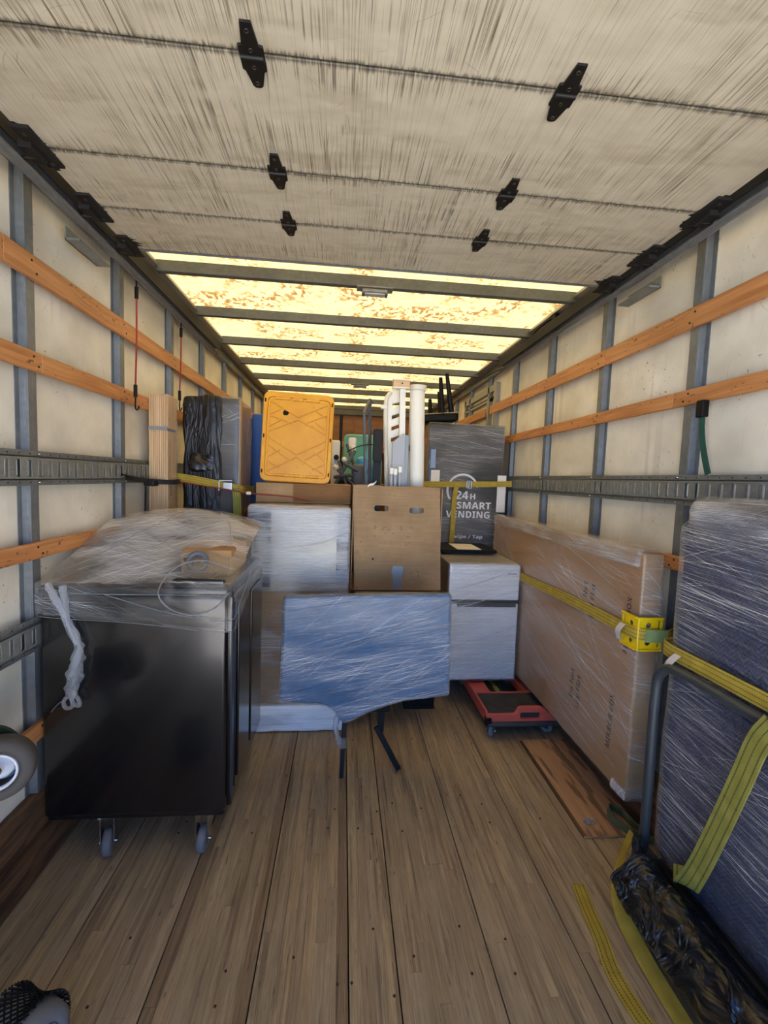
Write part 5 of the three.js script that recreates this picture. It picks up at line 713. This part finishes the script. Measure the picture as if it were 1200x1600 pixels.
// ------------------------------------------------------------------ blanket-wrapped piece on a cart, right foreground
{
  const t = thing('wrapped_furniture', 'large flat furniture piece in navy quilted blankets and film on a cart', 'furniture', [1.28, 0.2, 0.85]);
  part(t, 'blanket', softBox(1.2, 1.352, 0.125, 1.462, 0.2, 1.47, { r: 0.05, amp: 0.012, freq: 5, n: 46, long: 'z', shape: (p) => { const y = p[1]; if (y > 1.36 && p[2] < -1.3) p[2] += 0.05 * smooth(1.36, 1.42, y); } }), quilt);
  part(t, 'stretch_film', softBox(1.19, 1.356, 0.12, 1.472, 0.19, 1.482, { r: 0.055, amp: 0.01, freq: 5, n: 46, long: 'z', shape: (p) => { const y = p[1]; if (y > 1.36 && p[2] < -1.3) p[2] += 0.05 * smooth(1.36, 1.42, y); } }), film([{ n: 420, angle: -0.06, spread: 0.07, len: [0.3, 1.5], width: [0.2, 0.9], alpha: [0.15, 0.65] }, { n: 160, angle: -0.3, spread: 0.12, len: [0.2, 1.0], width: [0.2, 0.9], alpha: [0.15, 0.6] }, { n: 30, angle: 0.3, spread: 0.3, len: [0.3, 1.0], width: [0.3, 1.4], alpha: [0.3, 0.7] }], { base: 0.02, gain: 0.8, su: 0.9, sv: 0.75 }));
  part(t, 'film_band', softBox(1.187, 1.357, 1.3, 1.476, 0.19, 1.44, { r: 0.05, amp: 0.012, freq: 6, n: 30, long: 'z' }), filmDense);
  const k = thing('panel_cart', 'low cart with a bent dark steel tube rail beside the blankets', 'cart', [1.25, 0, 0.85]);
  part(k, 'deck', bx(1.2, 1.345, 0.08, 0.112, 0.2, 1.46, { r: 0.008, long: 'z' }), rubber); for (const [x, d] of [[1.235, 0.32], [1.31, 0.32], [1.235, 1.38], [1.31, 1.38]]) caster(k, x, d, 0.08, 0.034, 0.026, 0, rubber, tubeSteel);
  part(k, 'rail', tube([P(1.152, 0.11, 1.452), P(1.152, 0.4, 1.452), P(1.152, 0.74, 1.455), P(1.152, 0.83, 1.445), P(1.152, 0.872, 1.405), P(1.152, 0.882, 1.34), P(1.152, 0.882, 1.1), P(1.152, 0.882, 0.7), P(1.152, 0.882, 0.35), P(1.152, 0.8, 0.27), P(1.152, 0.11, 0.26)], 0.017, 90, 12), tubeSteel); part(k, 'rail_foot', bx(1.135, 1.2, 0.1, 0.14, 1.43, 1.475, { r: 0.004 }), tubeSteel); part(k, 'rail_foot', bx(1.135, 1.2, 0.1, 0.14, 0.24, 0.285, { r: 0.004 }), tubeSteel);
  const s = thing('cargo_strap', 'yellow webbing strap across the navy blankets above the cart rail', 'strap', [1.18, 0.93, 1.0]);
  part(s, 'webbing', ribbon([P(1.34, 0.925, 1.505), P(1.25, 0.925, 1.5), P(1.195, 0.925, 1.485), P(1.178, 0.925, 1.44), P(1.175, 0.926, 1.25), P(1.175, 0.926, 1.0), P(1.175, 0.926, 0.5)], new THREE.Vector3(0, 1, 0), 0.05, 0.004, 70), yellowWeb);
  part(s, 'paper_tag', sheet(8, 3, (a, b) => ({ x: 1.168 - 0.02 * a - 0.01 * Math.sin(a * 4), y: lerp(0.93, 0.85, a), z: -(1.37 + b * 0.03 + a * 0.035) })), std({ color: 0xcfc6b8, roughness: 0.8, side: THREE.DoubleSide }));
  const h = thing('hanging_strap', 'wide green-yellow webbing strap hanging from the cart rail in a loop', 'strap', [1.13, 0.5, 1.05]);
  part(h, 'webbing', ribbon([P(1.125, 0.9, 1.0), P(1.122, 0.84, 1.03), P(1.122, 0.7, 1.07), P(1.125, 0.5, 1.13), P(1.13, 0.32, 1.19), P(1.135, 0.24, 1.225), P(1.155, 0.21, 1.26), P(1.175, 0.24, 1.29)], [new THREE.Vector3(0, 0.3, 1), new THREE.Vector3(0, 0.3, 1), new THREE.Vector3(0, 0.35, 1), new THREE.Vector3(0.05, 0.4, 1), new THREE.Vector3(0.1, 0.4, 1), new THREE.Vector3(0.3, 0.3, 1), new THREE.Vector3(0.6, 0.3, 1), new THREE.Vector3(0.6, 0.5, 1)], 0.062, 0.004, 60), greenWeb);
}
{
  const t = thing('plastic_bag', 'long wrinkled black plastic bag on the floor against the cart', 'bag', [1.09, 0, 0.95]);
  part(t, 'bag', sleeve([P(1.085, 0.12, 1.4), P(1.082, 0.115, 1.34), P(1.08, 0.108, 1.22), P(1.078, 0.108, 1.05), P(1.075, 0.108, 0.85), P(1.075, 0.108, 0.6), P(1.075, 0.108, 0.5)], (u, a) => { const e = Math.min(1, Math.sqrt(Math.min(u, 1 - u) * 14)); return e * (0.075 + 0.035 * (vnoise(u * 9 + 3, a * 1.6) - 0.5) + 0.02 * Math.abs(vnoise(u * 26 + a * 2, a * 3 - u * 9) - 0.5) + 0.018 * Math.abs(Math.cos(2 * a))); }, 130, 44, 2), bagMat);
  part(t, 'bag_neck', sleeve([P(1.088, 0.13, 1.37), P(1.092, 0.2, 1.4), P(1.1, 0.24, 1.42)], (u, a) => lerp(0.03, 0.014, u) * (0.7 + 0.5 * vnoise(a * 3, u * 6)), 20, 14), bagMat);
}
{
  const a = thing('floor_strap', 'stitched yellow strap end lying free on the wooden floor', 'strap', [0.9, 0, 1.25]);
  part(a, 'webbing', ribbon([P(0.922, 0.006, 1.475), P(0.905, 0.004, 1.37), P(0.893, 0.006, 1.28), P(0.874, 0.004, 1.18), P(0.878, 0.005, 1.09), P(0.9, 0.004, 0.99), P(0.94, 0.004, 0.88)], new THREE.Vector3(1, 0, 0.1), 0.05, 0.003, 60), yellowWeb);
  const b = thing('floor_strap', 'smooth yellow strap lying along the black plastic bag', 'strap', [1.03, 0, 1.2]);
  part(b, 'webbing', ribbon([P(1.125, 0.2, 1.48), P(1.09, 0.13, 1.47), P(1.035, 0.07, 1.42), P(1.0, 0.035, 1.33), P(0.99, 0.02, 1.2), P(0.99, 0.012, 1.05), P(0.995, 0.008, 0.92), P(1.0, 0.008, 0.8)], [new THREE.Vector3(0.3, 0.9, 0.2), new THREE.Vector3(0.3, 0.9, 0.2), new THREE.Vector3(0.5, 0.8, 0.2), new THREE.Vector3(0.8, 0.5, 0.1), new THREE.Vector3(0.95, 0.3, 0), new THREE.Vector3(1, 0.2, 0), new THREE.Vector3(1, 0.1, 0), new THREE.Vector3(1, 0.1, 0)], 0.05, 0.003, 70), plainYellow);
  const c = thing('strap_loop', 'olive green webbing loop on the floor by the cart foot', 'strap', [1.26, 0, 1.72]);
  part(c, 'webbing', ribbon([P(1.34, 0.03, 1.62), P(1.27, 0.028, 1.68), P(1.235, 0.03, 1.76), P(1.26, 0.035, 1.82), P(1.3, 0.03, 1.78), P(1.31, 0.03, 1.7), P(1.33, 0.03, 1.64)], new THREE.Vector3(0.1, 1, 0.2), 0.036, 0.003, 50), oliveWeb);
  const p = thing('plywood_sheet', 'thin stained plywood sheet lying on the floor under the mirror carton', 'plywood', [1.2, 0, 2.03]); part(p, 'sheet', bx(1.066, 1.345, 0.0008, 0.0075, 1.684, 2.39, { r: 0.001, long: 'z' }), ply); part(p, 'worn_edge', bx(1.064, 1.08, 0.001, 0.0078, 1.69, 2.38, { long: 'z' }), kickMat);
  const w = thing('film_scrap', 'small crumpled scrap of clear film on the plywood sheet', 'litter', [1.13, 0.008, 1.76]); part(w, 'scrap', (() => { const g = new THREE.IcosahedronGeometry(0.018, 3), q = g.attributes.position; for (let i = 0; i < q.count; i++) { const v = new THREE.Vector3().fromBufferAttribute(q, i), k = 0.6 + 0.9 * (noise3(v.x * 120, v.y * 120, v.z * 120) + 0.5); q.setXYZ(i, v.x * k * 1.3, v.y * k * 0.6, v.z * k); } g.computeVertexNormals(); g.translate(1.13, 0.017, -1.76); return g; })(), filmRope);
}
// ------------------------------------------------------------------ hangings on the walls
const hook = (x, y, d, s) => tube([P(x, y, d), P(x, y + s * 0.02, d), P(x + 0.004, y + s * 0.04, d - 0.012), P(x + 0.002, y + s * 0.062, d - 0.006), P(x, y + s * 0.072, d + 0.012), P(x, y + s * 0.062, d + 0.03), P(x, y + s * 0.05, d + 0.034)], 0.004, 30, 6);
function bungee(x, d, yTop, yBot, label) {
  const t = thing('bungee_cord', label, 'cord', [x, yBot, d], { group: 'red bungee cords on the left wall' });
  part(t, 'cord', tube([P(x, yTop - 0.08, d), P(x - 0.004, (yTop + yBot) / 2, d + 0.006), P(x - 0.012, yBot + 0.1, d + 0.01)], 0.0045, 20, 8), redCord);
  part(t, 'top_hook', hook(x, yTop - 0.05, d, 1), blackPlastic); part(t, 'ferrule', rod(P(x, yTop - 0.1, d), P(x, yTop - 0.045, d), 0.009, 10), blackPlastic);
  part(t, 'bottom_hook', hook(x - 0.012, yBot + 0.06, d + 0.01, -1), blackPlastic); part(t, 'ferrule', rod(P(x - 0.012, yBot + 0.05, d + 0.01), P(x - 0.012, yBot + 0.11, d + 0.01), 0.009, 10), blackPlastic);
}
bungee(-1.04, 2.35, 2.44, 1.815, 'red bungee cord hanging on the left wall, nearest the camera');
bungee(-1.04, 2.95, 2.44, 1.9, 'red bungee cord hanging on the left wall behind the black bundle');
{
  const t = thing('cam_strap', 'black buckle strap hooked to the left slotted rail across the boards', 'strap', [-1.06, 1.44, 2.5]);
  part(t, 'webbing', ribbon([P(-1.075, 1.462, 2.3), P(-1.068, 1.45, 2.42), P(-1.05, 1.442, 2.52), P(-1.0, 1.438, 2.57), P(-0.965, 1.438, 2.62), P(-0.965, 1.442, 2.73)], new THREE.Vector3(0, 1, 0), 0.026, 0.003, 40), blackWeb); part(t, 'buckle', softBox(-1.078, -1.02, 1.415, 1.452, 2.5, 2.565, { r: 0.008, amp: 0.003 }), blackIron); part(t, 'end_hook', tube([P(-1.078, 1.475, 2.27), P(-1.07, 1.47, 2.3), P(-1.066, 1.455, 2.36)], 0.005, 12, 6), blackIron); part(t, 'loose_end', ribbon([P(-1.06, 1.44, 2.49), P(-1.062, 1.35, 2.49), P(-1.066, 1.15, 2.49)], new THREE.Vector3(0.6, 0, 0.8), 0.03, 0.003, 12), blackWeb);
  const g = thing('green_strap', 'short dark green strap hanging from the right lower slat', 'strap', [1.345, 1.7, 1.56]);
  part(g, 'webbing', ribbon([P(1.345, 1.8, 1.58), P(1.345, 1.72, 1.575), P(1.348, 1.64, 1.56), P(1.35, 1.56, 1.535)], new THREE.Vector3(0, 0, 1), 0.026, 0.003, 20), darkGreen); part(g, 'black_end', softBox(1.33, 1.36, 1.775, 1.84, 1.565, 1.6, { r: 0.006, amp: 0.002 }), blackPlastic);
}
// hand truck at the left edge: only its wheels reach into view
const tyreMat = std({ color: 0x4c4842, roughness: 0.8 });
function wheel(parent, c, axis, R, w, tread) {
  const q = new THREE.Quaternion().setFromUnitVectors(new THREE.Vector3(0, 1, 0), axis.clone().normalize()), M = new THREE.Matrix4().compose(c, q, new THREE.Vector3(1, 1, 1)), L = (g) => matrixed(g, M), lathe = (p) => new THREE.LatheGeometry(p.map(([a, b]) => new THREE.Vector2(a, b)), 48);
  const tyre = part(parent, 'tyre', L(lathe([[R * 0.56, -w * 0.42], [R * 0.72, -w * 0.5], [R * 0.92, -w * 0.44], [R, -w * 0.2], [R, w * 0.2], [R * 0.92, w * 0.44], [R * 0.72, w * 0.5], [R * 0.56, w * 0.42], [R * 0.56, -w * 0.42]])), tread ? greyRubber : tyreMat);
  if (tread) { const bars = []; for (let k = 0; k < 40; k++) for (const s of [-1, 1]) { const g = new THREE.BoxGeometry(0.005, w * 0.9, 0.004); g.rotateX(s * 0.75); g.translate(R - 0.001, 0, 0); g.rotateY(k / 40 * Math.PI * 2); bars.push(g); } const b = part(tyre, 'tread', L(join(bars)), blackPlastic); b.userData.kind = 'stuff'; }
  const rim = part(parent, 'rim', L(lathe([[R * 0.5, w * 0.3], [R * 0.5, w * 0.46], [R * 0.585, w * 0.46], [R * 0.585, -w * 0.46], [R * 0.5, -w * 0.46], [R * 0.48, -w * 0.3], [R * 0.36, 0.0], [R * 0.16, 0.0], [R * 0.16, w * 0.3], [R * 0.12, w * 0.3], [R * 0.12, -w * 0.3]])), std({ color: 0xe4e8ee, roughness: 0.35 }));
  part(rim, 'hub_nut', L((() => { const g = new THREE.CylinderGeometry(R * 0.11, R * 0.11, w * 0.9, 6); return g; })()), std({ color: 0xb09a62, metalness: 0.9, roughness: 0.3 }));
}
{
  const t = thing('hand_truck', 'hand truck wheel with white rim and grey tyre at the left edge', 'hand truck', [-0.97, 0.45, 1.25]);
  wheel(t, P(-0.952, 0.642, 1.29), new THREE.Vector3(0.42, 0.1, 1), 0.088, 0.075, false);
  part(t, 'axle', rod(P(-0.952, 0.642, 1.29), P(-1.02, 0.63, 1.4), 0.01), chrome); part(t, 'guard', (() => { const g = new THREE.CylinderGeometry(0.075, 0.075, 0.012, 40); g.rotateX(Math.PI / 2); g.rotateY(0.2); g.translate(-1.012, 0.66, -1.345); return g; })(), std({ color: 0x1f3524, roughness: 0.5 })); part(t, 'frame_tube', tube([P(-1.02, 0.63, 1.4), P(-1.05, 0.75, 1.2), P(-1.06, 1.0, 0.9), P(-1.06, 1.2, 0.6)], 0.014, 30, 10), std({ color: 0x1f3524, roughness: 0.5 })); part(t, 'frame_tube', tube([P(-1.02, 0.63, 1.4), P(-1.06, 0.4, 1.2), P(-1.05, 0.02, 0.9)], 0.014, 30, 10), std({ color: 0x1f3524, roughness: 0.5 }));
  const u = thing('spare_wheel', 'dark treaded tyre just showing at the bottom left corner', 'wheel', [-0.75, 0, 1.02]); wheel(u, P(-0.75, 0.105, 1.02), new THREE.Vector3(1, 0, 0.25), 0.105, 0.16, true);
}
renderer.render(scene, camera);
